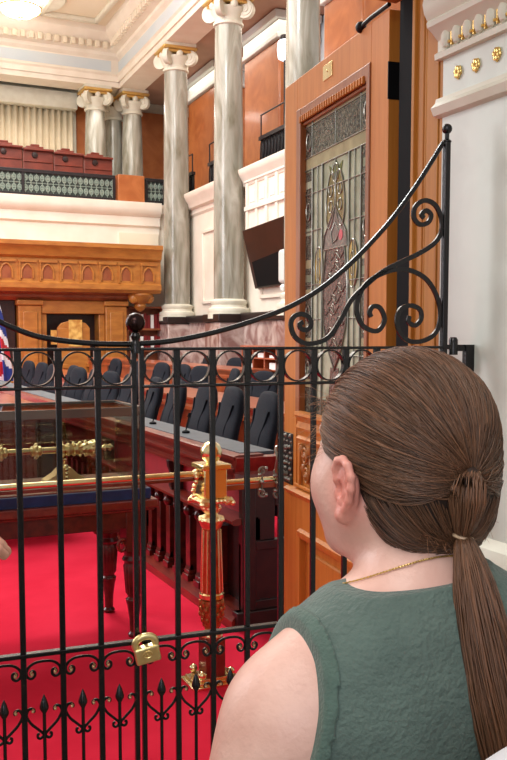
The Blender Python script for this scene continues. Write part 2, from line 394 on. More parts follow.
column('marble_column', XA, 26.6, 5.9, 8.15, RC*.95, 'short grey marble column beside the beige curtain')
b = MB(); b.box((6.9,26.2,4.98),(9.2,27.6,5.72)); struct('trim_11', b, M['creamstone'])

# ---- far gallery: curtain, red benches, railing
CXR = onY(72,110,27.6).x; CZT = onY(60,110,27.6).z
b = MB(); n = 150; vs = []; 
for i in range(n+1):
    x = 1.5+i*(CXR-1.5)/n; y = 27.6+.06*math.sin(i*1.25)+.02*math.sin(i*.41)
    vs += [(x,y,6.0),(x,y,CZT)]
b.add(vs, [(2*i,2*i+2,2*i+3,2*i+1) for i in range(n)])
o = tag(b.build('curtain', M['curtain']), 'long pleated beige curtain across the back of the far gallery', 'curtain')
so = o.modifiers.new('thick','SOLIDIFY'); so.thickness = .02
b = MB(); b.box((1.4,27.3,CZT),(CXR+.1,27.99,8.84)); b.box((CXR,27.7,5),(CXR+.15,27.99,8.84)); struct('trim_12', b, M['creamstone'], bevel=.02)
for i in range(7):
    x0 = 7.05-(i+1)*.78; z = 5.86+i*.035
    t = empty('gallery_bench', (x0+.38,23.6,4.98), label='%s carved red brown bench back above the gallery railing' % ['rightmost','second from the right','third from the right','fourth from the right','fifth from the right','sixth from the right','leftmost'][i], cat='bench', group='red brown bench backs in the far gallery')
    MB().box((x0,23.4,4.98),(x0+.77,23.5,z+.32)).build('backrest', M['galleryred'], t, bevel=.02)
    b = MB(); b.box((x0,23.3,z+.3),(x0+.77,23.55,z+.36)); b.box((x0+.08,23.36,z+.36),(x0+.52,23.5,z+.42)); b.box((x0+.2,23.37,z+.42),(x0+.42,23.49,z+.47)); b.box((x0+.02,23.37,z+.02),(x0+.75,23.4,z+.06)); b.build('top_rail', M['galleryred'], t, bevel=.02)
    MB().lathe([(.085,-.03),(.07,.02),(0,.03)], (x0+.3,23.38,z+.2), 12, (0,-1,0)).build('boss', M['darkwood'], t)
    MB().box((x0,23.5,5.2),(x0+.77,23.8,5.35)).build('seat', M['galleryred'], t)
def railing(name, o, ex, L, z0, h, label, cells, boss=True, group=None, tall=0):
    o = Vector(o); ex = Vector(ex); ey = Z_.cross(ex)
    t = empty(name, (o.x,o.y,z0), label=label, cat='railing', group=group)
    b = MB(); b.obox(o+Z_*z0, ex, ey, Z_, (0,-.04,h-.09),(L,.04,h)); b.obox(o+Z_*z0, ex, ey, Z_, (0,-.04,0),(L,.04,.09)); b.build('rail', M['lattice'], t, bevel=.01)
    for xx in (0, L/2-.03, L-.07): MB().obox(o+Z_*z0, ex, ey, Z_, (xx,-.045,.09),(xx+.07,.045,h-.09)).build('post', M['lattice'], t)
    MB().obox(o+Z_*z0, ex, ey, Z_, (0.05,.02,.08),(L-.05,.035,h-.08)).build('backing', M['greenback'], t)
    b = MB(); cw = L/cells
    def mull(k, b): c = o+ex*(cw*(k+.5))-ey*.005; b.tube([c+Z_*(z0+.1), c+Z_*(z0+h-.1)], .012, 5); b.tube([o+ex*(cw*k)-ey*.005+Z_*(z0+h/2), o+ex*(cw*(k+1))-ey*.005+Z_*(z0+h/2)], .010, 5)
    for k in range(cells):
        if k == cells//2: b.build('cast_panel', M['greenlat'], t); b = MB()
        mull(k, b)
        for j in range(2):
            c = o+ex*(cw*(k+.5))+Z_*(z0+.09+(h-.18)*(j+.5)/2)-ey*.005
            rr = min(cw*.42,(h-.18)*.22)
            b.tube([c+ex*(rr*.8*math.cos(a))+Z_*(rr*1.15*math.sin(a)) for a in [2*PI*q/10 for q in range(10)]], .018, 5, closed=True)
            b.ball(c, .035, 6)
    b.build('cast_panel', M['greenlat'], t)
    return t
railing('gallery_railing', (2.2,22.66,0), X_, 4.68, 4.98, .66, 'long bronze gallery railing with grey green cast panels, left of the orange pedestal', 34)
tag(MB().box((6.92,22.5,4.98),(7.62,23.2,5.66)).build('pedestal', M['orangemarble'], bevel=.01), 'orange marble pedestal between two bronze gallery railings', 'pedestal')
railing('gallery_railing', (7.68,22.66,0), X_, 1.02, 4.98, .66, 'short bronze gallery railing right of the orange pedestal', 9)
XF = XF1
# side gallery dark railings + white blind balustrade
for i, (y0, L, lab) in enumerate(((15.75,1.95,'dark iron gallery railing beside the door top'),(18.95,1.95,'dark iron gallery railing between the two full columns'),(22.1,2.2,'dark iron gallery railing left of the farther full column'))):
    t = empty('gallery_railing', (8.6,y0+L/2,5.14), label=lab, cat='railing')
    b = MB(); b.box((8.58,y0,5.72),(8.68,y0+L,5.8)); b.box((8.58,y0,5.14),(8.68,y0+L,5.22)); b.box((8.64,y0,5.2),(8.66,y0+L,5.74)); b.build('rail', M['lattice'], t)
    b = MB()
    for k in range(12): 
        c = Vector((8.62,y0+L*(k+.5)/12,5.47)); b.tube([c+Y_*(.07*math.cos(a))+Z_*(.24*math.sin(a)) for a in [2*PI*q/12 for q in range(12)]], .012, 5, closed=True)
    b.build('scrollwork', M['blackiron'], t)
    b = MB(); b.tube([(8.62,y0+.05,5.8),(8.62,y0+.05,6.25),(8.62,y0+L-.05,6.25),(8.62,y0+L-.05,5.8)], .018, 6); b.build('handrail', M['lattice'], t)
t = empty('balustrade', (8.4,16.6,4.3), label='white blind balustrade with small square recesses above the dark screen', cat='balustrade')
b = MB(); b.box((8.42,15.7,3.6),(8.6,18.0,4.95)); b.box((8.36,15.7,4.25),(8.56,18.0,4.35)); b.box((8.36,15.7,4.85),(8.56,18.0,4.95)); b.build('rail', M['plaster'], t, bevel=.01)
for k in range(5): MB().box((8.38,15.75+k*.52,3.6),(8.43,15.87+k*.52,4.9)).build('post', M['plaster'], t)
for k in range(4): MB().box((8.405,15.95+k*.52,4.42),(8.425,16.22+k*.52,4.66)).build('recess', M['ceilblue'], t)
# sconce lamps of the gallery
p = onX(285,50,9.2)
t = empty('gallery_lamp', (p.x,p.y,5.14), label='white glowing globe lamp on a dark stem beside the column near the door', cat='lamp')
MB().tube([(p.x,p.y,5.14),(p.x,p.y,p.z-.2)], .03, 8).build('stem', M['lattice'], t)
MB().lathe([(.08,-.22),(.15,-.18),(.17,0),(.15,.18),(.08,.22)], p, 20).build('lamp_shade', M['sconceglow'], t)
MB().lathe([(.12,.2),(.1,.3),(0,.34)], p, 16).build('cap', M['lattice'], t)
XF = None
# ceiling lamp
p = onZ(20,8,10.05)
t = empty('ceiling_lamp', p, label='round glowing ceiling lamp with leaded glass bowl', cat='lamp')
MB().ball(p, .52, 28, (1,1,.45)).build('bowl', M['lampglow'], t)
b = MB(); b.tube([p+Vector((.53*math.cos(a),.53*math.sin(a),.0)) for a in [2*PI*k/32 for k in range(32)]], .022, 8, closed=True)
for k in range(6):
    a = k*PI/3; b.tube([p+Vector((.53*math.cos(a)*math.sin(q),.53*math.sin(a)*math.sin(q),-.245*math.cos(q))) for q in [j*PI/16 for j in range(9)]], .014, 5)
b.build('frame', M['gilt'], t); MB().lathe([(.08,0),(.08,.3),(.3,.33),(.3,.36)], p, 20).build('stem', M['gilt'], t)
MB().lathe([(1.15,.25),(1.2,.3),(1.0,.36)], p, 40).build('ceiling_rose', M['creamstone'], t)

# ---- carved oak canopy with arcade
t = empty('oak_canopy', (4.4,22.0,2.6), label='carved golden oak canopy with a row of small pointed arches', cat='canopy')
x0, x1 = .75, onY(163,270,21.5).x
b = MB(); b.prism([(0,2.62),(.9,2.62),(.98,2.7),(.98,2.82),(.92,2.86),(.92,3.4),(1.0,3.46),(1.04,3.62),(1.12,3.7),(1.12,3.8),(0,3.8)], (0,22.6,0), -Y_, Z_, X_, x0, x1)
b.build('fascia', M['oak'], t)
N = 14; w = .49
for k in range(N):
    cx = x1-.32-k*w*(.99) - (.1 if k else 0)
    f = MB(); yy = 21.68
    pts = [(cx-.14,2.92)]+[(cx-.14,3.1)]+[(cx-.14+.28*(q/8), 3.1+.16*math.sin(PI*q/8)**.8) for q in range(1,8)]+[(cx+.14,3.1),(cx+.14,2.92)]
    f.tube([(p[0],yy-.01,p[1]) for p in pts], .028, 6)
    f.box((cx-.2,yy-.04,2.86),(cx-.165,yy+.02,3.36)); f.box((cx-.22,yy-.05,3.3),(cx+.22,yy+.02,3.36))
    a = f.build('arch', M['oak'], t)
    g = MB(); g.add([(p[0],yy-.004,p[1]) for p in pts], [tuple(range(len(pts)))]); g.build('niche', M['oakdark'], a)
b = MB(); b.lathe([(0,-.5),(.1,-.45),(.16,-.36),(.14,-.3),(.26,-.22),(.34,-.08),(.3,0)], (7.3,22.0,2.66), 20); b.ball((7.1,21.9,2.5), .14, 10); b.ball((7.5,21.9,2.5), .14, 10)
b.build('corbel', M['oak'], t)
b = MB(); b.prism([(0,2.42),(.5,2.42),(.6,2.5),(.6,2.56),(.8,2.6),(.8,2.66),(0,2.66)], (0,22.6,0), -Y_, Z_, X_, 3.0, 7.0); b.build('moulding', M['oakdark'], t)
# doorway surround below the canopy
t = empty('oak_surround', (5.6,22.2,0), label='golden oak surround with dark opening under the carved canopy', cat='doorway')
for a0, a1 in ((4.25,4.8),(6.4,6.95)):
    b = MB(); b.box((a0,22.0,0),(a1,22.6,2.3)); b.box((a0-.04,21.95,2.3),(a1+.04,22.6,2.42)); b.box((a0-.04,21.95,0),(a1+.04,22.6,.3)); b.box((a0+.1,21.96,.4),(a1-.1,22.0,2.15)); b.build('pier', M['oak'], t, bevel=.02)
b = MB(); b.box((4.8,22.05,2.1),(6.4,22.6,2.42)); b.box((4.8,22.1,0),(4.95,22.6,2.1)); b.box((6.25,22.1,0),(6.4,22.6,2.1)); b.build('frame', M['oak'], t, bevel=.02)
MB().box((4.9,22.5,0),(6.3,22.59,2.1)).build('opening', M['darkwood'], t)
# speaker's chair in the opening
t = empty('throne', (5.55,21.6,0), label='oak throne with pale yellow panelled back inside the oak surround', cat='chair')
b = MB(); b.box((5.15,21.85,.2),(5.95,21.95,1.75)); b.prism([(-.4,0),(.4,0),(.3,.12),(0,.2),(-.3,.12)], (5.55,0,1.75), X_, Z_, Y_, 21.85, 21.95); b.build('backrest', M['oak'], t, bevel=.01)
MB().box((5.42,21.82,1.3),(5.75,21.85,1.95)).box((5.0,21.9,1.35),(5.14,21.94,1.7)).build('back_panel', M['yellowp'], t)
MB().box((5.15,21.3,.42),(5.95,21.9,.55)).build('seat', M['oakdark'], t, bevel=.02)
for x in (5.15,5.85): MB().box((x,21.3,0),(x+.1,21.4,.8)).build('leg', M['oak'], t)
for x in (5.12,5.84): MB().box((x,21.25,.8),(x+.14,21.95,.88)).build('armrest', M['oak'], t)
# bookcase right of surround
t = empty('bookcase', (7.3,22.3,0), label='dark bookcase with red book spines right of the oak surround', cat='bookcase')
b = MB(); b.box((7.02,22.5,0),(8.0,22.6,2.3)); b.box((7.0,22.2,0),(7.06,22.59,2.3)); b.box((7.96,22.2,0),(8.0,22.6,2.3))
for z in (0.05,.6,1.15,1.7,2.26): b.box((7.0,22.2,z),(8.0,22.6,z+.05))
b.build('carcass', M['oakdark'], t)
for j, z in enumerate((1.2,1.75)):
    for k in range(9):
        h = .34+.05*random.random()
        tag(MB().box((7.1+k*.095,22.25,z),(7.18+k*.095,22.5,z+h)).build('book', M['book' if k % 3 else 'white'], wpos=(7.14+k*.095,22.3,z)), '%s volume on the %s shelf of the dark bookcase, number %s from the left' % ('white' if k % 3 == 0 else 'dark red', ['lower','upper'][j], ['one','two','three','four','five','six','seven','eight','nine'][k]), 'book', 'books in the far bookcase')

XF = XF1
# ---- tilted dark screen and white loudspeaker on the side wall
t = empty('wall_screen', (8.4,16.9,3.2), label='dark brown tilted display case jutting from the white wall beside the column', cat='screen')
P = lambda x, y, X: onX(x, y, X)
A = P(242,231,8.0); B = P(294,212,8.0); Cc = P(255,289,8.42); D = P(290,284,8.42); A1 = P(257,263,8.2)
b = MB(); f = [A,B,D,Cc]; bk = [v+Vector((.22,0,.05)) for v in f]
b.add(f+bk, [(0,1,2,3),(7,6,5,4),(0,4,5,1),(1,5,6,2),(2,6,7,3),(3,7,4,0)]); b.build('housing', M['screen'], t, bevel=.01)
nf = (B-A).cross(Cc-A).normalized(); nf = nf if nf.x < 0 else -nf
mid = lambda p, q, s: p.lerp(q, s)
q = [mid(A,Cc,.55),mid(B,D,.45),mid(B,D,.97),mid(A,Cc,.97)]
b = MB(); q2 = [mid(q[0],q[1],.08),q[1],q[2],mid(q[3],q[2],.1)]; b.add([v+nf*.012 for v in q2], [(0,1,2,3)]); b.build('display', M['black'], t)
MB().tube([A+Vector((.1,.03,0)),Cc+Vector((.12,.03,.0)),(8.5,Cc.y+.1,2.75)], .03, 6).build('bracket', M['plgrey'], t)
c = onX(285,266,7.9)
t = empty('loudspeaker', c, label='white rounded loudspeaker at the edge of the door, in front of the dark screen', cat='loudspeaker')
b = MB(); b.cbox(c, (.16,.32,.62)); b.build('cabinet', M['speakw'], t, bevel=.06, seg=3); MB().lathe([(.06,0),(.1,-.05),(.08,-.12),(0,-.14)], c-Vector((0,0,.33)), 14).build('mount', M['white'], t)
MB().tube([c-Vector((0,0,.45)), (8.5,c.y,c.z-.55)], .03, 6).build('bracket', M['white'], t)
tag(MB().box((8.5,18.98,3.05),(8.56,19.05,3.4)).box((8.5,18.9,3.0),(8.53,19.13,3.45)).build('wall_plate', M['darkwood']), 'small dark wall fitting on the white wall between the full columns', 'fitting')
XF = None
# ================================================================== near wall, casing, door
WX = 1.577
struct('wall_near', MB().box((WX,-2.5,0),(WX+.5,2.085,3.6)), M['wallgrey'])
b = MB(); b.prism([(0,2.20),(.02,2.205),(.03,2.225),(.015,2.24),(.012,2.252),(0,2.255)], (WX,0,0), -X_, Z_, Y_, -2.5, 2.10)
b.prism([(0,2.357),(.018,2.357),(.02,2.372),(.008,2.38),(.008,2.41),(.03,2.43),(.045,2.44),(.048,2.452),(.044,2.458),(.056,2.475),(.062,2.50),(.055,2.53),(.055,2.56),(0,2.56)], (WX,0,0), -X_, Z_, Y_, -2.5, 2.10)
struct('trim_20', b, M['creamstone'], sharp=30)
b = MB()
for k in range(30):     # leaf-and-dart blocks under the cornice
    y = 2.055-k*.046
    b.ball((WX-.014,y,2.405), .026, 10, (.55,.66,1.05))
struct('trim_21', b, M['creamstone'])
b = MB()
for k in range(30): y = 2.032-k*.046; b.box((WX-.016,y-.0025,2.383),(WX-.004,y+.0025,2.43)); b.ball((WX-.018,y+.006,2.392), .005, 6)
struct('trim_26', b, M['gilt'])
for i, px in enumerate(((459,72),(477,65),(498,54),(519,44))):
    p = onX(px[0], px[1], WX); c = Vector((WX,p.y,p.z)); b = MB()
    for k in range(6):
        a = k*PI/3+.2; b.ball(c+Vector((-.004,.0085*math.cos(a),.0095*math.sin(a))), .0082, 10, (.7,1,1.1))
    b.ball(c+Vector((-.006,0,0)), .006, 8)
    t = empty('rosette', c, label=['leftmost gilt rosette under the grey cornice', 'middle gilt rosette under the grey cornice', 'third gilt rosette from the left at the right edge of the view','gilt rosette beyond the right edge of the view'][i], cat='rosette', group='gilt rosettes on the grey frieze')
    b.build('petals', M['gold'], t)
    MB().tube([c+Vector((-.004,0,-.012)), c+Vector((-.003,0,-.02))], .003, 6).build('drop', M['gold'], t)
# low cream rail on the wall behind the ponytail
b = MB(); b.prism([(0,.93),(.03,.93),(.045,.96),(.045,1.0),(.03,1.04),(.012,1.05),(0,1.06)], (WX,0,0), -X_, Z_, Y_, -2.5, 2.0); struct('trim_22', b, M['creamstone'])
# casing
b = MB(); b.box((WX-.004,2.10,0),(WX+.05,2.155,3.6)); b.box((WX+.004,2.155,0),(WX+.05,2.215,3.6)); b.lathe([(.006,0),(.006,3.6)], (WX,2.157,0), 8); b.lathe([(.005,0),(.005,3.6)], (WX+.005,2.178,0), 8)
b.box((WX-.006,2.212,0),(WX+.05,2.226,3.6)); b.box((WX+.0,2.085,0),(WX+.05,2.10,3.6))
struct('trim_23', b, M['jambwood'], bevel=.002)
struct('trim_gapshade', MB().box((WX+.05,2.10,0),(WX+.5,2.35,3.6)).box((1.71,2.35,0),(WX+.6,2.49,3.6)), M['black'])  # black boxes paint the shade in the gap beside the door
struct('trim_25', MB().box((-1.8,2.44,onY(398,4,2.5).z),(1.70,2.5,3.0)).box((-1.8,2.40,2.70),(1.70,2.44,3.0)), M['jambwood'])
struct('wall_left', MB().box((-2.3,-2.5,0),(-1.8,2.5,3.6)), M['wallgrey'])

H = (1.704,2.542); DD = (math.sin(math.radians(7.64)), math.cos(math.radians(7.64)))
ED = Vector((DD[0],DD[1],0)); EN = Vector((-DD[1],DD[0],0))   # EN faces the aisle
HO = Vector((H[0],H[1],0)); DH = 2.657
door = empty('door_1', HO, kind='structure')
def dbox(b, u0, u1, z0, z1, n0=-.045, n1=0): return b.obox(HO, ED, EN, Z_, (u0,n0,z0), (u1,n1,z1))
D_ = door
dbox(MB(), .85, 1.0, 0.02, DH).build('stile', M['doorwood'], D_, bevel=.002)
dbox(MB(), .0, .136, 0.02, DH).build('stile', M['doorwood'], D_, bevel=.002)
dbox(MB(), .136, .85, 2.527, DH).build('top_rail', M['doorwood'], D_, bevel=.002)
dbox(MB(), .136, .85, .93, 1.245, -.04, -.004).build('lock_rail', M['doorwood'], D_, bevel=.002)
dbox(MB(), .136, .85, .02, .24).build('bottom_rail', M['doorwood'], D_, bevel=.002)
b = dbox(MB(), .80, .85, 1.245, 2.527, -.04, .006); dbox(b, .136, .165, 1.245, 2.527, -.04, .006); dbox(b, .136, .85, 2.47, 2.527, -.04, .004); dbox(b, .136, .85, 1.245, 1.275, -.04, .006); dbox(b, .165, .80, 2.455, 2.47, -.03, -.006)
b.build('glazing_frame', M['doorred'], D_, bevel=.004)
b = MB()
for k in range(27):
    u = .18+k*.0235; dbox(b, u, u+.013, 2.466, 2.492, 0, .012)
b.build('dentils', M['doorwood'], D_, bevel=.002)
b = MB()   # mouldings between the glass and the carved panel
b.prism([(0,1.145),(.012,1.15),(.02,1.165),(.008,1.175),(.012,1.19),(.02,1.21),(.012,1.235),(.018,1.25),(.03,1.262),(.028,1.275),(0,1.278)], HO, EN, Z_, ED, .136, .80); b.build('moulding', M['doorwood'], D_)
b = MB(); dbox(b, .136, .85, .95, .965, 0, .012); dbox(b, .136,.17,.965,1.14,0,.012); dbox(b,.78,.80,.965,1.14,0,.012); b.build('panel_frame', M['doorwood'], D_, bevel=.004)
b = MB()   # carved foliage
for k in range(7):
    u0 = .73-k*.088
    for s in (0, 1):
        cz = 1.01 if s else 1.09; cc = HO+ED*(u0-.02*s)+Z_*cz
        pts = [cc+ED*(.03*(1-a/14)*math.cos(a*(-1)**k))+Z_*(.038*(1-a/14)*math.sin(a*(-1)**k))+EN*.006 for a in [q*.45 for q in range(24)]]
        b.tube(pts, .0065, 6)
        b.ball(cc+EN*.006, .014, 8); b.ball(cc+ED*.033+Z_*.03+EN*.004, .016, 8, (1,1,1.3))
b.build('carving', M['oak'], D_)
b = MB(); b.prism([(0,.905),(.006,.905),(.02,.915),(.026,.925),(.03,.932),(.0,.945)], HO, EN, Z_, ED, .0, .93); b.build('ledge', M['doorwood'], D_)
b = MB(); b.prism([(-.02,.755),(.0,.745),(.006,.735),(.012,.745),(.014,.765),(.0,.775),(-.02,.775)], HO, EN, Z_, ED, .1, .80)
dbox(b, .78,.80,.24,.76,-.02,.01); b.build('panel_moulding', M['doorwood'], D_)
b = dbox(MB(), .80,.85,.24,.93,-.04,0); dbox(b, .136,.2,.24,.93,-.04,0); dbox(b, .2,.80,.77,.93,-.04,-.0); b.build('panel_surround', M['doorwood'], D_)
dbox(MB(), .2, .80, .24, .77, -.04, -.018).build('lower_panel', M['doorwood'], D_); dbox(MB(), .26,.73,.3,.69,-.03,-.008).build('raised_field', M['doorwood'], D_, bevel=.01)
# ornate lock plate on the free stile
pl = dbox(MB(), .885, 1.003, .945, 1.17, 0, .004).build('lock_plate', M['blackiron'], D_, bevel=.002)
b = MB()
for k in range(9):
    for u in (.91,.955,.985):
        b.ball(HO+ED*(u+.012*math.sin(k*2.1+u*30))+Z_*(.965+k*.024)+EN*.005, .0065+.003*((k+int(u*100)) % 2), 8)
b.build('plate_ornament', M['lead'], pl)
b = MB(); b.tube(spline([HO+ED*.95+EN*.004+Z_*1.10, HO+ED*.96+EN*.05+Z_*1.105, HO+ED*.93+EN*.055+Z_*1.06, HO+ED*.96+EN*.05+Z_*1.0, HO+ED*.95+EN*.004+Z_*.99]), .008, 8); b.build('door_handle', M['lead'], D_)
# gilt number plate on the top rail
p0 = HO+ED*.52+Z_*2.60
MB().obox(HO, ED, EN, Z_, (.475,0,2.572),(.565,.003,2.628)).lathe([(.004,0),(.004,.004)], p0+EN*.002, 8, EN).build('brass_plate', M['brass'], D_, bevel=.001)
# hinge
for z in (2.43, 1.4, .3):
    h = dbox(MB(), -.003, .0, z-.06, z+.06, -.045, .0); h.lathe([(.010,-.066),(.010,.066),(.005,.078)], HO-EN*.052-ED*.022+Z_*z, 12); dbox(h, -.03, .0, z-.06, z+.06, -.052, -.044)
    h.obox(HO, ED, EN, Z_, (-.0035,-.045,z-.06),(-.0,.004,z+.06)); h.build('hinge', M['blackiron'], D_)
# closer arm
c = onP(361,20,H,DD); q = HO+ED*c[0]+Z_*(DH+.012)
t = MB(); t.tube([q+EN*.0, q-ED*.08+Z_*.006, q-ED*.22+Z_*.004], .008, 8); t.ball(q, .02, 12)
t.build('door_closer', M['blackiron'], D_)

# ---- stained glass (one pane, kept as a part of the door)
pane = dbox(MB(), .155, .805, 1.26, 2.475, -.028, -.020).build('pane', M['dalleg'], D_)
def plate(b, pts, n=-.0185):
    vs = [HO+ED*u+Z_*z+EN*n for u, z in pts]; vs2 = [v-EN*.0015 for v in vs]; k = len(vs)
    b.add(vs+vs2, [tuple(range(k)), tuple(range(2*k-1, k-1, -1))]+[(i, k+i, k+(i+1) % k, (i+1) % k) for i in range(k)])
def rect(b, u0, u1, z0, z1, n=-.0185): plate(b, [(u0,z0),(u1,z0),(u1,z1),(u0,z1)], n)
def ell(cu, cz, ru, rz, n=20, a0=0, a1=2*PI): return [(cu+ru*math.cos(a0+(a1-a0)*k/n), cz+rz*math.sin(a0+(a1-a0)*k/n)) for k in range(n if a1-a0 > 6.2 else n+1)]
dk = MB()
for u0, u1 in ((.165,.235),(.725,.795)): 
    z = 1.275
    while z < 2.25:
        rect(dk, u0, u1, z, min(z+.16, 2.262)); z += .19
for u0, u1 in ((.165,.245),(.255,.475),(.485,.715),(.725,.795)): rect(dk, u0, u1, 2.325, 2.44)
rect(dk, .165, .795, 1.275, 1.34, -.0180)
dk.build('rippled_glass', M['dalldark'], pane)
cr = MB(); rect(cr, .165,.795,2.27,2.318); rect(cr, .165,.795,2.447,2.462)
for u0, u1 in ((.165,.235),(.725,.795)):
    for z in (1.38,1.55,1.75,1.87): rect(cr, u0, u1, z, z+.035, -.0178)
cr.build('cream_glass', M['dallcream'], pane)
ye = MB()
for s in (-1,1):
    plate(ye, [(.48+s*.045+.042*math.cos(a)*(1 if True else 1), 2.115+.10*math.sin(a)-(0.03*math.cos(a)*s)) for a in [2*PI*k/24 for k in range(24)]], -.0176)
ye.build('olive_yellow_glass', M['dallyel'], pane)
ye = MB()
for s in (-1,1): plate(ye, ell(.48+s*.165, 1.86, .045, .09), -.0172)
ye.build('amber_glass', M['dallamb'], pane)
gr = MB(); plate(gr, [(.48,2.19),(.53,2.21),(.545,2.25),(.51,2.235),(.48,2.262),(.45,2.235),(.415,2.25),(.43,2.21)], -.0174)
plate(gr, ell(.48,2.215,.03,.035), -.017); gr.build('olive_glass', M['dallgrn'], pane)
gy = MB(); plate(gy, [(.48,2.09),(.585,1.985),(.60,1.93),(.36,1.93),(.375,1.985)], -.0174); plate(gy, ell(.48,2.0,.075,.05), -.0168); gy.build('smoky_glass', M['dallgray'], pane)
pu = MB(); plate(pu, [(.39,1.93),(.57,1.93),(.60,1.80),(.59,1.64),(.55,1.55),(.52,1.50),(.48,1.46),(.44,1.50),(.41,1.55),(.37,1.64),(.36,1.80)], -.0170)
plate(pu, [(.44,1.47),(.52,1.47),(.54,1.30),(.42,1.30)], -.0174); pu.build('plum_glass', M['dallpur'], pane)
pk = MB(); plate(pk, ell(.425,1.975,.018,.02), -.016); pk.build('rose_glass', M['dallpink'], pane)
ld = MB()
def came(pts, w=.005, n=-.0165, closed=False): ld.tube([HO+ED*u+Z_*z+EN*n for u, z in pts], w/2, 6, closed=closed)
for u in (.245,.715,.35,.61,.66,.30): came([(u,1.27),(u,2.27)], .005 if u in (.30,.66) else .008)
for z in (2.27,2.32,2.445): came([(.16,z),(.80,z)])
for u in (.25,.48,.72): came([(u,2.32),(u,2.46)])
for z in (2.17,2.02,1.80,1.66,1.52,1.40): came([(.165,z),(.36,z)]); came([(.60,z),(.795,z)])
came([(.36,2.17),(.60,2.17)])
for s in (-1,1):
    came([(.48+s*.045+.044*math.cos(a), 2.115+.102*math.sin(a)-(0.03*math.cos(a)*s)) for a in [2*PI*k/24 for k in range(24)]], .006, closed=True)
    came(ell(.48+s*.165,1.86,.044,.088), .006, closed=True); came(ell(.48+s*.165,1.86,.02,.045), .004, closed=True); came([(.48+s*.165,1.775),(.48+s*.165,1.945)], .004)
    for q in (0,1): came(ell(.48+s*.045,2.09+q*.06,.018,.022,12), .005, closed=True)
came([(.48,2.09),(.585,1.985),(.60,1.93),(.36,1.93),(.375,1.985)], .006, closed=True); came([(.44,1.99),(.48,2.03),(.52,1.99),(.5,1.95),(.46,1.96)], .006, closed=True)
came([(.39,1.93),(.57,1.93),(.60,1.80),(.59,1.64),(.55,1.55),(.48,1.46),(.41,1.55),(.37,1.64),(.36,1.80)], .007, closed=True)
for k in range(9):
    cz = 1.56+k*.042; cu = .48+.05*math.sin(k*2.3)
    came([(cu+.03*math.cos(a)*(1-a/9), cz+.028*math.sin(a)*(1-a/9)) for a in [q*.5 for q in range(13)]], .005)
    came([(cu-.07,cz+.02),(cu-.03,cz-.01),(cu+.01,cz+.015),(cu+.06,cz-.012)], .005)
came(ell(.48,2.215,.03,.035,14), .005, closed=True); came([(.48,2.17),(.48,2.27)], .004)
for u, z in ((.2,2.38),(.76,2.38),(.76,1.45),(.76,2.1),(.2,1.98),(.2,1.64),(.76,1.68)): came(ell(u,z,.022,.035,14), .007, closed=True)
ld.build('lead_came', M['lead'], pane)

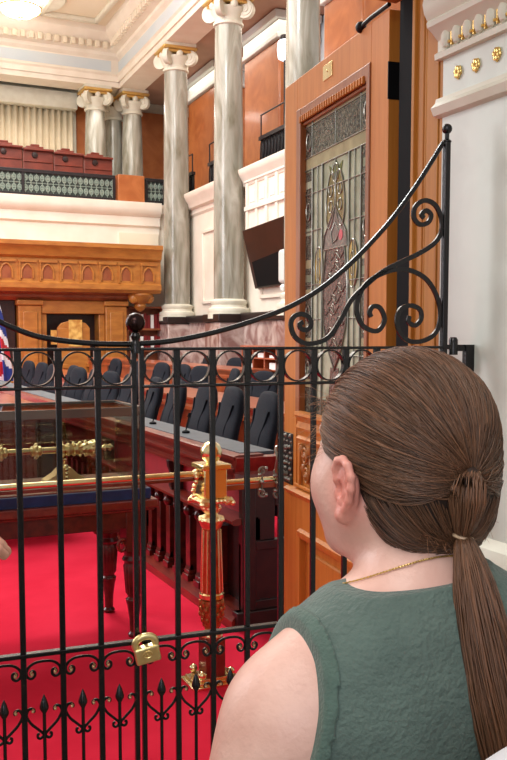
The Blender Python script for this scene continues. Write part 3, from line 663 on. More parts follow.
# ================================================================== wrought iron gate
GP = Vector((.660,2.013,0)); ga = math.radians(94.5); GD = Vector((math.sin(ga),math.cos(ga),0)); GN = Vector((GD.y,-GD.x,0))  # GN towards camera
def g(s, z, n=0): return GP+GD*s+Z_*z+GN*n
def gpx(px, py):
    return onP(px, py, (GP.x,GP.y), (GD.x,GD.y))
SP = .0895; ZT, Z2, ZL, ZB = 1.5655, 1.478, .868, .10
def gate(sg, label):
    t = empty('iron_gate', g(.42*sg,0), label=label, cat='gate', group='pair of wrought iron gates')
    G = lambda s, z, n=0: g(s*sg, z, n)
    def bar(b, s, z0, z1, w=.0132, d=.011):
        return b.obox(GP, GD, GN, Z_, (s*sg-w/2,-d/2,z0),(s*sg+w/2,d/2,z1))
    bar(MB(), .009, .04, ZT, .0115, .014).build('meeting_stile', M['iron'], t, bevel=.0015)
    bar(MB(), .8315, .03, 2.105 if sg > 0 else 2.105, .016, .016).build('hanging_stile', M['iron'], t, bevel=.002)
    MB().ball(G(.8315,2.134), .0135, 16).lathe([(.012,2.10),(.012,2.103),(.006,2.108),(.006,2.122)], G(.8315,0), 14).build('ball_finial', M['iron'], t)
    for z, h in ((ZT,.007),(Z2,.007),(ZL,.010),(ZB,.012)):
        b = MB(); b.obox(GP, GD, GN, Z_, (min(.009*sg,.8315*sg),-.010,z-h/2),(max(.009*sg,.8315*sg),.010,z+h/2)); b.build('rail', M['iron'], t, bevel=.002)
    for k in range(1, 9):
        s = .0045+k*SP; b = MB(); bar(b, s, .05, Z2); bar(b, s, Z2, ZT, .0165, .013); b.build('bar', M['iron'], t, bevel=.0015)
    edges = [.009]+[.0045+k*SP for k in range(1,9)]+[.8315]
    for i in range(9):
        c = (edges[i]+edges[i+1])/2; w = edges[i+1]-edges[i]
        if w > .06:
            r = .0395; zc = (ZT+Z2)/2
            b = MB(); m = 40; vs = []; fs = []
            for k in range(m):
                a = 2*PI*k/m
                for rr, n in ((r,-.008),(r,.008),(r-.0035,.008),(r-.0035,-.008)): vs.append(G(c+rr*math.cos(a), zc+rr*math.sin(a), n))
            for k in range(m):
                k2 = (k+1) % m
                for j in range(4): fs.append((k*4+j, k*4+(j+1) % 4, k2*4+(j+1) % 4, k2*4+j))
            b.add(vs, fs).build('ring', M['iron'], t)
        # hanging curl pair under the lock rail
        half = [(0,-.018),(.018,-.020),(.032,-.028),(.0385,-.040),(.036,-.052),(.0275,-.0565),(.020,-.051),(.0195,-.0425),(.0255,-.039),(.0295,-.0435),(.027,-.047)]
        cs = spline([(x,0,z) for x, z in half], 4); full = [Vector((-v.x,0,v.z)) for v in cs[::-1]]+cs[1:]
        MB().tube([G(c+v.x,ZL+v.z) for v in full], 1, flat=(.0026,.006), up=GN).build('curl_scroll', M['iron'], t)
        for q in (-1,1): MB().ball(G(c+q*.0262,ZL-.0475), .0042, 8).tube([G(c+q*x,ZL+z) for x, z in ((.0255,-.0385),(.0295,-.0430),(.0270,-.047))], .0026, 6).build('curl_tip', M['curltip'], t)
        # spear with heart scroll
        tip = .771; b = MB(); b.lathe([(.0042,ZB-tip),(.0042,-.045),(.0105,-.034),(.0108,-.028),(.006,-.012),(.0005,0)], G(c,tip), 12)
        sp = b.build('spear', M['iron'], t)
        for s in (-1,1):
            hp = [(.009,-.040),(.0125,-.037),(.0150,-.041),(.011,-.047)]
            path = [(s*v[0], v[1]) for v in [(.0245,-.040),(.0225,-.0355),(.0265,-.031),(.0335,-.031),(.0385,-.038),(.0395,-.048),(.030,-.066),(.016,-.080),(.004,-.092),(.003,-.099),(.010,-.104),(.0155,-.1005),(.0155,-.094),(.011,-.0925)]]
            MB().tube([G(c+v.x,tip+v.z) for v in spline([(x,0,z) for x, z in path], 4)], 1, flat=(.0028,.006), up=GN).build('heart_scroll', M['iron'], sp)
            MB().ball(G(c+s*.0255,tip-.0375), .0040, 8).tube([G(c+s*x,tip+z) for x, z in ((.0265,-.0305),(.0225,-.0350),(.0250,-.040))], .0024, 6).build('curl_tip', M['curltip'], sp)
    # swept top rail
    top = [(0,322),(20,331),(40,337.5),(70,341.5),(100,343.8)] 
    R = [gpx(*p) for p in [(140,343.5),(160,342.2),(180,339.5),(205,334.5),(230,328),(260,318.5),(290,306.5),(320,289),(350,264),(380,233),(400,208.5),(418,183),(432,161),(443,143)]]
    if sg < 0:
        Lf = [gpx(*p) for p in [(132,344.2),(100,343.8),(70,341.5),(40,337),(20,330.5),(0,322)]]
        pts = [(-s, z) for s, z in Lf]+[(s, z) for s, z in R if s > .36]
    else: pts = R
    cv = spline([(s,0,z) for s, z in pts], 4)
    MB().tube([G(v.x,v.z) for v in cv], .0065, 10).build('swept_rail', M['iron'], t)
    S1 = [gpx(*p) for p in [(424,218),(421.5,214.5),(426,210.5),(431,215),(428,222.5),(420,224.5),(414,218),(415,207),(424,200.5),(434,204),(440,214),(442,226),(439,237),(431,246),(416,255),(401,262),(382,272),(364,287),(350.6,301),(341,319),(330,335.5),(319,342),(305.6,343.5),(295,337),(290.8,325),(293.5,317),(301,314),(308,317),(311,324),(307.5,329.5),(301.5,329),(299.5,324.5),(303,322)]]
    S2 = [gpx(*p) for p in [(371,317),(369.5,312),(373,306.5),(380,308),(384.5,319),(380,329),(373,331),(362,325),(356.5,311),(358.5,297),(366,284),(379,275),(396,269.5),(412,271),(427,280),(437,297),(440.5,315),(436,332),(424,340.5),(409,341),(399.5,332),(397,319),(401,309),(411,305.5),(420,310),(421,319),(415,325.5),(408.5,322),(409.5,316)]]
    for S in (S1, S2): MB().tube([G(v.x,v.z) for v in spline([(s,0,z) for s, z in S], 4)], 1, flat=(.0062,.012), up=GN).build('scroll', M['iron'], t)
    return t
gl = gate(-1, 'left leaf of the black wrought iron gate, whose meeting stile carries the ball finial')
b = MB(); b.ball(g(-.004,1.6265), .023, 24); b.build('ball_finial', M['ironball'], gl)
MB().lathe([(.012,ZT-.01),(.013,ZT+.012),(.008,ZT+.02),(.012,ZT+.03),(.008,ZT+.038)], g(-.004,0), 16).build('finial_neck', M['iron'], gl)
gr = gate(1, 'right leaf of the black iron gate, swept up to a tall post by the wall')
b = MB(); b.obox(GP, GD, GN, Z_, (.84,-.006,1.560),(.90,.006,1.572)); b.lathe([(.012,1.545),(.012,1.585),(.008,1.592)], g(.862,0), 12)
b.obox(GP, GD, GN, Z_, (.895,-.006,1.50),(.925,.012,1.572)); b.obox(GP, GD, GN, Z_, (.87,-.004,1.555),(.922,.008,1.568))
struct('trim_gatepin', b, M['iron'])
# padlock, hooked round the two meeting stiles
LS = 1.0
pc = gpx(145,650); c0 = g(pc[0],pc[1],.022)
rx = (GD*.97+GN*.1+Z_*.20).normalized(); rz = (Z_*.985-GD*.05+GN*.22).normalized(); rz = (rz-rx*rz.dot(rx)).normalized(); ry = rx.cross(rz)*-1
t = empty('padlock', c0, label='brass padlock hooked round the meeting bars of the gate', cat='padlock')
MB().obox(c0, rx, ry, rz, (-.030,-.010,-.024),(.030,.012,.020)).build('body', M['padbrass'], t, bevel=.005, seg=3)
sh = [(-.026,0,.014),(-.029,0,.024),(-.025,0,.036),(-.014,0,.043),(0,0,.045),(.014,0,.043),(.025,0,.036),(.029,0,.024),(.026,0,.014)]
MB().tube([c0+rx*v.x+rz*v.z+ry*v.y for v in spline([(x*.85,.002,z) for x, _, z in sh], 4)], .0085, 12).build('shackle', M['padbrass'], t)
bb = MB(); fy = -.0105 if (ry.dot(GN) < 0) else .0125
bb.tube([c0+rx*(.011*math.cos(a))+rz*(.002+.009*math.sin(a))+ry*fy for a in [2*PI*k/16 for k in range(16)]], .0012, 6, closed=True)
bb.tube([c0+rx*(-.006+.012*k/4)+rz*(.002+.004*math.sin(k*1.6))+ry*fy for k in range(5)], .0012, 6); bb.build('emblem', M['brassc'], t)
MB().lathe([(.0055,0),(.0055,.003),(.003,.004)], c0-rz*.021+rx*.012, 12, -rz).build('keyhole', M['brassc'], t)
# ================================================================== newel and brass bar
NX, NY = 1.571, 3.74
t = empty('newel_post', (NX,NY,0), label='ornate gilt newel post with ball top and red fluted shaft standing on the carpet', cat='post')
def zpx(y): return onY(211, y, NY).z
MB().ball((NX,NY,zpx(452)), .050, 28).lathe([(.022,-.052),(.026,-.046),(.02,-.04)], (NX,NY,zpx(452)), 20).build('ball_finial', M['brass'], t)
b = MB(); z1, z2, z3 = zpx(463), zpx(468), zpx(497)
b.box((NX-.07,NY-.07,z2),(NX+.07,NY+.07,z1)); b.box((NX-.055,NY-.055,z3),(NX+.055,NY+.055,z2)); b.build('cap_block', M['brass'], t, bevel=.004)
b = MB()
for sx in (-1,1):
    for sy in (-1,1):
        c = Vector((NX+sx*.06,NY+sy*.06,z3-.012)); b.ball(c, .026, 10, (1,1,.8)); b.ball(c+Vector((sx*.014,sy*.014,-.008)), .014, 8)
    for k in range(5): b.ball((NX+sx*.068,NY-.04+k*.02,z3-.01), .012, 8); b.ball((NX-.04+k*.02,NY+sx*.068,z3-.01), .012, 8)
b.box((NX-.065,NY-.065,z3-.02),(NX+.065,NY+.065,z3)); b.build('leaf_collar', M['brassc'], t)
b = MB(); b.lathe([(.03,zpx(503)),(.045,zpx(506)),(.04,zpx(511)),(.025,zpx(514)),(.05,zpx(516)),(.058,zpx(520)),(.05,zpx(525)),(.042,zpx(528))][::-1], (NX,NY,0), 24)
for k in range(10):
    a = k*PI/5; b.ball((NX+.05*math.cos(a),NY+.05*math.sin(a),zpx(519)), .014, 8); b.ball((NX+.036*math.cos(a+.3),NY+.036*math.sin(a+.3),zpx(508)), .012, 8)
b.build('leaf_capital', M['brassc'], t)
b = MB(); b.lathe([(.050,zpx(592)),(.048,zpx(570)),(.040,zpx(528))], (NX,NY,0), 24); sh = b.build('shaft', M['redenamel'], t)
b = MB()
for k in range(10):
    a = k*PI/5+.1; ca, sa = math.cos(a), math.sin(a); b.tube([(NX+.049*ca,NY+.049*sa,zpx(591)),(NX+.040*ca,NY+.040*sa,zpx(529))], .0055, 8)
b.build('gilt_reed', M['brass'], sh)
MB().lathe([(.045,zpx(599)),(.057,zpx(597)),(.057,zpx(593)),(.045,zpx(591))], (NX,NY,0), 28).build('ring', M['brass'], t)
b = MB(); b.lathe([(.018,zpx(634)),(.030,zpx(630)),(.046,zpx(620)),(.052,zpx(610)),(.050,zpx(599))], (NX,NY,0), 24)
for j in range(5):
    zz = zpx(602+j*5.5); rr = (.05,.053,.052,.046,.036)[j]
    for k in range(9):
        a = 2*PI*(k+.5*(j % 2))/9; b.ball((NX+rr*math.cos(a),NY+rr*math.sin(a),zz), .012-.001*j, 8, (1,1,1.5))
b.build('leaf_vase', mat('antique gilt leaves', (176,118,72), .32, .8, bump=.6, bscale=80), t)
b = MB(); b.lathe([(.03,.205),(.05,.215),(.05,.23),(.02,.24)], (NX,NY,0), 20)
for k in range(8): b.ball((NX+.04*math.cos(k*PI/4),NY+.04*math.sin(k*PI/4),.222), .014, 8)
b.build('foot_collar', M['brassc'], t)
MB().box((NX-.048,NY-.048,.03),(NX+.048,NY+.048,.21)).build('plinth', M['mahogred'], t, bevel=.004)
b = MB(); b.box((NX-.125,NY-.09,0),(NX+.125,NY+.09,.012)); b.box((NX-.105,NY-.075,.012),(NX+.105,NY+.075,.024)); b.box((NX-.08,NY-.06,.024),(NX+.08,NY+.06,.036))
for sx in (-1,1):
    for sy in (-1,1): b.ball((NX+sx*.07,NY+sy*.055,.055), .02, 12)
b.build('base_plate', M['brass'], t, bevel=.002)
t = empty('brass_bar', (NX-.06,NY,.97), label='long brass bar crossing in front of the display table, left of the newel post', cat='rail')
MB().tube([(NX-.055,NY,.972),(-1.6,NY,.972)], .0135, 16).build('tube', M['brass'], t)
MB().box((NX-.055,NY-.008,.942),(-1.6,NY+.008,.956)).build('lower_strip', M['mahogred'], t, bevel=.002)  # red strip paints the carpet's reflection below the tube
b = MB()
for sx in (-.075,): 
    b.ball((NX+sx,NY,.972), .022, 14)
    for k in range(5): b.ball((NX+sx-.005,NY-.02*math.cos(k),.96-.022*k), .012, 8)
b.build('boss', M['brassc'], t)
t = empty('brass_bar', (NX+.06,NY,.92), label='short brass bar running right from the newel post to the open door', cat='rail')
MB().tube([(NX+.055,NY,.922),(2.6,NY,.922)], .013, 16).build('tube', M['brass'], t)
MB().box((NX+.055,NY-.01,.885),(2.6,NY+.01,.908)).build('lower_strip', M['deskwood'], t, bevel=.002)
for px, py in ((262,482),(277,483)):
    b = MB(); c = onY(px, py, NY-.02)
    for s in (-1,1):
        b.tube([c+X_*(.022*(1-a/12)*math.cos(a))+Z_*(s*(.05+.022*(1-a/12)*math.sin(a))) for a in [q*.5 for q in range(16)]], .006, 6); b.ball(c+X_*.02+Z_*s*.062, .011, 8); b.ball(c-X_*.012+Z_*s*.035, .010, 8)
    b.ball(c, .012, 8); b.tube([c-Z_*.07,c+Z_*.07], .005, 6); b.build('scroll_ornament', M['lead'], t)

# ================================================================== display table, glass case, mace
t = empty('display_table', (.4,4.7,0), label='dark mahogany table with fluted turned legs carrying the glass case', cat='table')
TX0, TX1, TY0, TY1 = -.9, 1.55, 4.40, 5.05
b = MB(); b.box((TX0,TY0,.70),(TX1,TY1,.745)); b.box((TX0+.015,TY0+.015,.685),(TX1-.015,TY1-.015,.70)); b.build('tabletop', M['mahogred'], t, bevel=.006)
b = MB(); b.box((TX0+.06,TY0+.04,.595),(TX1-.04,TY0+.07,.69)); b.box((TX0+.06,TY1-.07,.595),(TX1-.04,TY1-.04,.69)); b.box((TX1-.07,TY0+.04,.595),(TX1-.04,TY1-.04,.69)); b.box((TX0+.06,TY0+.04,.595),(TX0+.09,TY1-.04,.69)); b.build('apron', M['mahog'], t, bevel=.003)
for lx in (TX1-.11, TX0+.11):
    for ly in (TY0+.09, TY1-.09):
        b = MB(); b.box((lx-.055,ly-.055,.47),(lx+.055,ly+.055,.69))
        b.lathe([(.03,0),(.034,.015),(.024,.03),(.026,.10),(.036,.17),(.042,.19),(.044,.205),(.034,.215),(.034,.225),(.045,.24),(.056,.385),(.05,.395),(.05,.405),(.062,.42),(.05,.44),(.055,.47)], (lx,ly,0), 32, flute=(.10,.23,.386))
        leg = b.build('leg', M['mahog'], t, bevel=.002)
        c = Vector((lx-.07,ly-.03,.50)); MB().tube([c+X_*(.03*math.cos(a)*(1-a/14))+Z_*(.04*math.sin(a)*(1-a/14)) for a in [q*.5 for q in range(18)]], .009, 8).build('scroll_bracket', M['mahogred'], leg)
CX0, CX1, CY0, CY1, CZ0, CZ1 = -.75, 1.50, 4.46, 4.98, .80, 1.225
t = empty('glass_case', (.4,4.72,.745), label='glass display case on a blue velvet plinth over the gold mace', cat='display case')
MB().box((CX0-.02,CY0-.03,.745),(CX1+.02,CY1+.03,.80)).build('velvet_plinth', M['velvet'], t, bevel=.004)
MB().box((CX0-.005,CY0-.005,.80),(CX1+.005,CY1+.005,.806)).build('plinth_trim', M['mahogred'], t, bevel=.003)
for nm, a, c in (('glass_pane',(CX0,CY0,.806),(CX1,CY0+.006,1.19)),('glass_pane',(CX0,CY1-.006,.806),(CX1,CY1,1.19)),('glass_pane',(CX1-.006,CY0+.008,.806),(CX1,CY1-.008,1.19)),('glass_pane',(CX0,CY0+.008,.806),(CX0+.006,CY1-.008,1.19)),('glass_pane',(CX0+.012,CY0+.012,1.212),(CX1-.012,CY1-.012,1.218))):
    MB().box(a, c).build(nm, M['caseglass'], t)
b = MB()
b.box((CX0,CY0-.002,1.178),(CX1,CY0+.016,1.225)); b.box((CX0,CY1-.012,1.19),(CX1,CY1,1.225)); b.box((CX1-.012,CY0,1.19),(CX1,CY1,1.225)); b.box((CX0,CY0,1.19),(CX0+.012,CY1,1.225)); b.build('glass_edge', M['caseedge'], t, bevel=.003)
# mace
MY = 4.70; mz = onY(40,451,MY).z
t = empty('mace', (.6,MY,mz), label='gold ceremonial mace lying horizontally inside the glass case', cat='mace')
def mx(px): return onY(px,451,MY).x
c0 = (0,MY,mz)
MB().lathe([(.014,-.55),(.017,-.5),(.0175,mx(60)),(.017,mx(62))], c0, 20, X_).build('shaft', M['brass'], t)
b = MB()
for px in (1,36,62):
    x = mx(px); b.lathe([(.018,x-.03),(.028,x-.022),(.024,x-.012),(.038,x),(.024,x+.012),(.028,x+.022),(.018,x+.03)], c0, 16, X_)
    for k in range(8): b.ball((x,MY+.034*math.cos(k*PI/4),mz+.034*math.sin(k*PI/4)), .010, 8)
b.build('knop', M['brassc'], t)
b = MB(); b.lathe([(.02,mx(64)),(.036,mx(68)),(.024,mx(73)),(.03,mx(77)),(.024,mx(80)),(.034,mx(86)),(.042,mx(92)),(.046,mx(95)),(.038,mx(97)),(.012,mx(98))], c0, 20, X_)
for j in range(5):
    x = mx(68+j*6)
    for k in range(7):
        a = 2*PI*(k+.5*(j % 2))/7; rr = .028+.003*j; b.ball((x,MY+rr*math.cos(a),mz+rr*math.sin(a)), .009, 8)
b.build('head', M['brassc'], t)
b = MB(); b.lathe([(.008,mx(97)),(.01,mx(102)),(.02,mx(105)),(.014,mx(108)),(.022,mx(110)),(.006,mx(113))], c0, 16, X_); b.build('cross', M['brass'], t)
for px, lab in ((64,'gold stepped cradle under the mace head inside the glass case'),(-60,'gold stepped cradle under the mace shaft, beyond the left edge')):
    x = mx(px); t = empty('mace_cradle', (x,MY,.806), label=lab, cat='stand', group='mace cradles')
    b = MB(); b.prism([(-.12,.806),(.12,.806),(.11,.835),(.06,.865),(.025,.90),(-.025,.90),(-.06,.865),(-.11,.835)], (x,MY,0), X_, Z_, Y_, -.05, .05); b.build('base', M['brassc'], t, bevel=.002)
    b = MB(); b.lathe([(.012,.90),(.01,.92),(.016,.94)], (x,MY,0), 12); b.tube([(x,MY+.03*math.cos(a),mz+.03*math.sin(a)) for a in [PI+k*PI/8 for k in range(9)]], .006, 6)
    for k in range(4): b.ball((x,MY-.045+.0*k,.85+.02*k), .011, 8)
    b.build('yoke', M['brass'], t)

# ================================================================== desks
def loft(b, secs, n=24, e=2.6):     # secs: centre, ux, uy, rx, ry
    vs = []; fs = []
    for c, ux, uy, rx, ry in secs:
        for k in range(n):
            a = 2*PI*k/n; ca, sa = math.cos(a), math.sin(a)
            vs.append(Vector(c)+Vector(ux)*(rx*math.copysign(abs(ca)**(2/e), ca))+Vector(uy)*(ry*math.copysign(abs(sa)**(2/e), sa)))
    m = len(secs)
    for j in range(m-1):
        for k in range(n): fs.append((j*n+k, j*n+(k+1) % n, (j+1)*n+(k+1) % n, (j+1)*n+k))
    fs += [tuple(range(n))[::-1], tuple(range((m-1)*n, m*n))]
    return b.add(vs, fs)
t = empty('front_bench_desk', (2.2,4.3,0), label='long dark mahogany front bench desk with pilasters and grey blue leather top', cat='desk')
DY0, DY1 = 4.34, 13.4
b = MB(); b.prism([(-.66,.0),(-.02,.0),(.05,.0),(.05,.07),(.03,.09),(.0,.10),(-.02,.12),(-.05,.12),(-.05,.60),(-.66,.60)], (2.0,0,0), -X_, Z_, Y_, DY0+.02, DY1) if False else None
MB().prism([(-.10,.0),(.06,.0),(.06,.05),(.04,.075),(.03,.10),(-.10,.10)], (2.0,0,0), -X_, Z_, Y_, DY0, DY1).build('plinth', M['mahogred'], t)
MB().box((2.07,DY0,.10),(2.11,DY1,.60)).build('recessed_front', M['darkwood'], t)
MB().box((2.06,DY0+.02,.60),(2.10,DY1,.80)).build('crimson_front', M['redpanel'], t)
MB().prism([(-.10,.575),(.045,.575),(.06,.585),(.06,.60),(.03,.61),(-.10,.61)], (2.0,0,0), -X_, Z_, Y_, DY0, DY1).build('middle_moulding', M['mahogred'], t)
MB().prism([(-.12,.795),(.02,.795),(.035,.80),(.035,.815),(.015,.83),(.02,.86),(.05,.865),(.05,.88),(.03,.89),(.03,.925),(.055,.93),(.055,.95),(.03,.958),(-.12,.958)], (2.0,0,0), -X_, Z_, Y_, DY0-.02, DY1).build('top_moulding', M['mahogred'], t)
MB().box((2.10,DY0,.90),(2.25,DY1,.94)).box((2.22,DY0,.80),(2.25,DY1,.90)).build('desktop', M['deskwood'], t, bevel=.004)
MB().box((2.01,DY0+.05,.94),(2.22,DY1,.962)).build('leather_top', M['leather'], t)
for k in range(40):
    y = 4.72+k*.178 if k < 40 else 0
    if y > 12: break
    b = MB(); b.box((1.955,y-.045,.095),(2.07,y+.045,.135)); b.box((1.965,y-.038,.135),(2.07,y+.038,.16)); b.prism([(-.0,.16),(.033,.16),(.02,.20),(.0,.20)], (2.0,0,0), -X_, Z_, Y_, y-.036, y+.036)
    b.box((1.975,y-.036,.16),(2.07,y+.036,.50)); b.ball((1.98,y,.53), .034, 10, (1,.9,1)); b.box((1.96,y-.034,.55),(2.07,y+.034,.578)); b.build('pilaster', M['mahog'], t, bevel=.003)
for y in (5.38, 6.9, 8.5, 10.1):
    MB().prism([(-.06,.60),(.015,.60),(.03,.64),(.018,.70),(.04,.76),(.045,.80),(-.06,.80)], (2.0,0,0), -X_, Z_, Y_, y-.02, y+.02).build('bracket', M['darkwood'], t, bevel=.003)
# near end of the desk, facing the gate
b = MB(); b.box((2.0,DY0+.01,.10),(2.95,DY0+.04,.47)); b.box((1.96,DY0-.03,0),(3.0,DY0+.04,.10)); b.build('end_panel', M['darkwood'], t, bevel=.004)
b = MB(); b.box((2.0,DY0-.012,.10),(2.08,DY0+.04,.80)); b.box((2.54,DY0-.012,.10),(2.95,DY0+.04,.80)); b.box((2.08,DY0-.01,.43),(2.54,DY0+.04,.48)); b.box((2.08,DY0,.48),(2.20,DY0+.04,.80)); b.box((2.20,DY0,.665),(2.54,DY0+.04,.80)); b.box((2.08,DY0-.006,.10),(2.54,DY0+.02,.15))
b.build('end_frame', M['darkwood'], t, bevel=.004)
MB().prism([(0,.80),(.02,.80),(.03,.83),(.015,.86),(.04,.90),(.05,.945),(0,.95)], (0,DY0,0), -Y_, Z_, X_, 1.95, 2.95).build('end_moulding', M['mahogred'], t)
for i, (px, py) in enumerate(((153,437),(186,452))):
    p = onX(px, py, 2.1); p.z = .962
    q = empty('microphone', p, label=['small black microphone on the front desk, farther one','small black microphone on the front desk, nearer one'][i], cat='microphone', group='desk microphones')
    MB().lathe([(.025,0),(.025,.012),(.01,.018)], p, 12).build('base', M['black'], q); MB().tube([p+Z_*.015,p+Z_*.10+X_*.02], .004, 6).build('stem', M['black'], q); MB().tube([p+Z_*.10+X_*.02,p+Z_*.13+X_*.03], .011, 8).build('head', M['black'], q)

def back_desk(X, z, y0, y1, label, mt):
    t = empty('back_bench_desk', (X,y0,0), label=label, cat='desk', group='orange brown back bench desks')
    MB().box((X,y0,0),(X+.06,y1,z-.12)).build('front', M['deskwood'], t)
    MB().prism([(-.6,z-.05),(-.1,z-.05),(0,z-.14),(.03,z-.14),(.03,z-.10),(.01,z-.08),(.03,z-.03),(.05,z-.02),(.05,z),(-.6,z)], (X,0,0), -X_, Z_, Y_, y0, y1).build('top_moulding', mt, t)
    for k in range(int((y1-y0)/1.6)): MB().box((X-.02,y0+k*1.6,0),(X,y0+k*1.6+.1,z-.14)).build('stile', M['mahog'], t)
    MB().box((X+.02,y0,0),(X+.6,y0+.04,z-.05)).build('end_panel', M['darkwood'], t)
    return t
back_desk(3.55, .93, 6.2, 19, 'orange brown bench desk behind the first row of navy chairs', M['deskwood'])
back_desk(5.42, 1.08, 12.0, 20, 'orange brown back row desk near the pink marble wall', M['deskwood'])

# chairs
def make_chair():
    t = empty('highback_chair', (0,0,0))
    up = Vector((.16,0,1)).normalized(); fr = Vector((-1,0,.16)).normalized()   # chair faces -X
    secs = []
    for v, w, th, bow in ((0,.20,.03,0),(.02,.235,.05,.0),(.12,.255,.062,.01),(.3,.262,.06,.028),(.45,.255,.055,.03),(.58,.235,.055,.018),(.68,.215,.055,.0),(.8,.205,.055,-.006),(.9,.18,.05,-.006),(.96,.14,.042,-.004),(.99,.09,.03,0),(1,.03,.012,0)):
        secs.append((Vector((.20,0,.44))+up*(v*.74)+fr*bow, Y_, fr, w, th))
    b = MB(); loft(b, [(c, ux, uy, rx*1.07, ry*1.1) for c, ux, uy, rx, ry in secs], 28, 2.5); b.build('backrest', M['navy'], t, sharp=0)
    b = MB()
    for s in (-1,1):
        pts = [Vector((.20,s*y,.44))+up*(v*.74)+fr*(bo+.055) for v, y, bo in ((.1,.19,.01),(.3,.16,.028),(.5,.12,.026),(.65,.13,.006),(.8,.16,-.004))]
        b.tube(spline(pts,4), .008, 6)
    b.build('piping', M['navy'], t)
    b = MB(); loft(b, [(Vector((-.06,0,z)), X_, Y_, rx, ry) for z, rx, ry in ((.40,.2,.2),(.42,.25,.245),(.47,.265,.26),(.50,.25,.245),(.515,.19,.19))], 28, 3.2); b.build('seat', M['navy'], t, sharp=0)
    for s in (-1,1):
        b = MB(); b.tube(spline([(.17,s*.255,.52),(.13,s*.27,.64),(-.05,s*.272,.66),(-.2,s*.27,.64),(-.22,s*.265,.55),(-.12,s*.24,.45)],4), .022, 8); b.build('armrest', M['navy'], t, sharp=0)
    MB().lathe([(.03,.1),(.03,.3),(.022,.3),(.022,.40)], (-.04,0,0), 14).build('pedestal', M['blackiron'], t)
    for k in range(5):
        a = k*2*PI/5; e = Vector((-.04+.28*math.cos(a),.28*math.sin(a),.07)); b = MB()
        b.tube([(-.04,0,.12), e], [.026,.014], 8); b.ball(e-Z_*.035, .032, 10, (1,.7,1)); b.build('leg', M['blackiron'], t)
    return t
ch = make_chair(); first = True
def put(x, y, rz, label, group, s=1.0):
    global first
    o = ch if first else copy_tree(ch); first = False
    o.location = (x, y, 0); o.rotation_euler = (0,0,rz); o.scale = (s,s,s); tag(o, label, 'chair', group); return o
ords = ['nearest navy high-backed chair, partly behind the door edge in the front row','second navy high-backed chair of the front row, the one right of the newel ball','third navy high-backed chair of the front row, seen above the newel ball',
 'fourth navy high-backed chair of the front row, turned slightly sideways','fifth navy high-backed chair of the front row','sixth navy high-backed chair of the front row, first right of the gate stiles','seventh navy chair of the front row, left of the gate stiles','eighth navy chair of the front row, behind the glass case',
 'ninth navy chair of the front row, behind the glass case top','tenth navy chair of the front row','eleventh navy chair of the front row','twelfth navy chair of the front row','thirteenth navy chair of the front row','farthest navy chair of the front row, in front of the oak surround']
for i, (y, r, dx) in enumerate(((5.42,-.1,.12),(6.1,-.12,0),(6.75,-.08,0),(7.40,-.05,.04),(8.03,-.1,0),(8.66,-.15,0),(9.4,.1,0),(10.15,.2,0),(10.9,.0,0),(11.6,.2,0),(12.3,.1,.1),(13.0,.2,0),(13.8,.2,0),(14.8,.2,0))):
    put(2.72+dx, y, r, ords[i], 'navy chairs of the front row', 1.0)
ords2 = ['nearest','second','third','fourth','fifth','sixth','seventh','eighth']
for i, (x, y, r) in enumerate(((4.65,8.6,.2),(4.65,9.9,.4),(4.65,11.0,-.2),(4.65,11.9,.5),(4.65,12.8,.1),(4.65,13.7,.3),(4.65,14.9,.1),(4.65,16.3,.2))):
    put(x, y, r, '%s navy chair of the second row, behind the orange brown bench desk' % ords2[i], 'navy chairs of the second row', .98)
for i, (x, y, r) in enumerate(((6.75,12.6,.3),(6.6,13.6,.1),(6.6,15.0,.5),(6.6,16.6,0))):
    put(x, y, r, '%s navy chair of the back row, before the pink marble wall' % ords2[i], 'navy chairs of the back row')
# clerks' table
t = empty('clerks_table', (0,8.2,0), label='large brown wooden table on the carpet behind the display case', cat='table')
b = MB(); b.box((-2.0,7.1,.93),(1.72,9.6,.98)); b.build('tabletop', M['deskwood'], t, bevel=.01)
MB().box((-1.95,7.15,.06),(1.67,7.19,.93)).box((1.63,7.15,.06),(1.67,9.55,.93)).box((-1.95,7.12,0),(1.7,9.58,.08)).build('front_panel', M['mahogred'], t, bevel=.004)
for k in range(6): 
    x = -1.9+k*.68; MB().box((x,7.11,.08),(x+.12,7.15,.9)).box((x-.01,7.10,.8),(x+.13,7.15,.86)).build('pilaster', M['darkwood'], t, bevel=.004)
for k in range(0):
    x = .3+k*.5; q = tag(MB().box((x,7.35,.98),(x+.32,7.6,1.0+.06*(k+1))).build('book', M['mahogred'], bevel=.004, wpos=(x+.16,7.5,.98)), ['thin','middle','thickest'][k]+' brown volume lying on the table behind the glass case', 'book', 'volumes on the big table')
# pigeonhole cabinet
p = onX(258,372,5.95); px0, px1 = 10.25, 11.2
ya = onX(276,372,6.1).y; yb = onX(242,372,6.1).y; zt = onX(258,347,6.1).z; zb_ = onX(258,392,6.1).z
t = empty('pigeonhole_cabinet', (6.3,(ya+yb)/2,0), label='orange wooden pigeonhole cabinet holding white papers on the back desk', cat='cabinet')
b = MB(); b.box((6.36,ya,zb_),(6.4,yb,zt)); b.box((6.08,ya-.03,zt-.03),(6.4,yb+.03,zt+.02)); b.box((6.1,ya,zb_-.02),(6.4,yb,zb_+.02))
for k in range(4): y = ya+(yb-ya)*k/3; b.box((6.1,y-.015,zb_),(6.38,y+.015,zt))
for k in range(1,4): z = zb_+(zt-zb_)*k/4; b.box((6.1,ya,z-.012),(6.38,yb,z+.012))
b.build('carcass', M['deskwood'], t, bevel=.003)
MB().box((6.1,ya,0),(6.4,yb,zb_-.02)).build('base', M['deskwood'], t)
n = 0
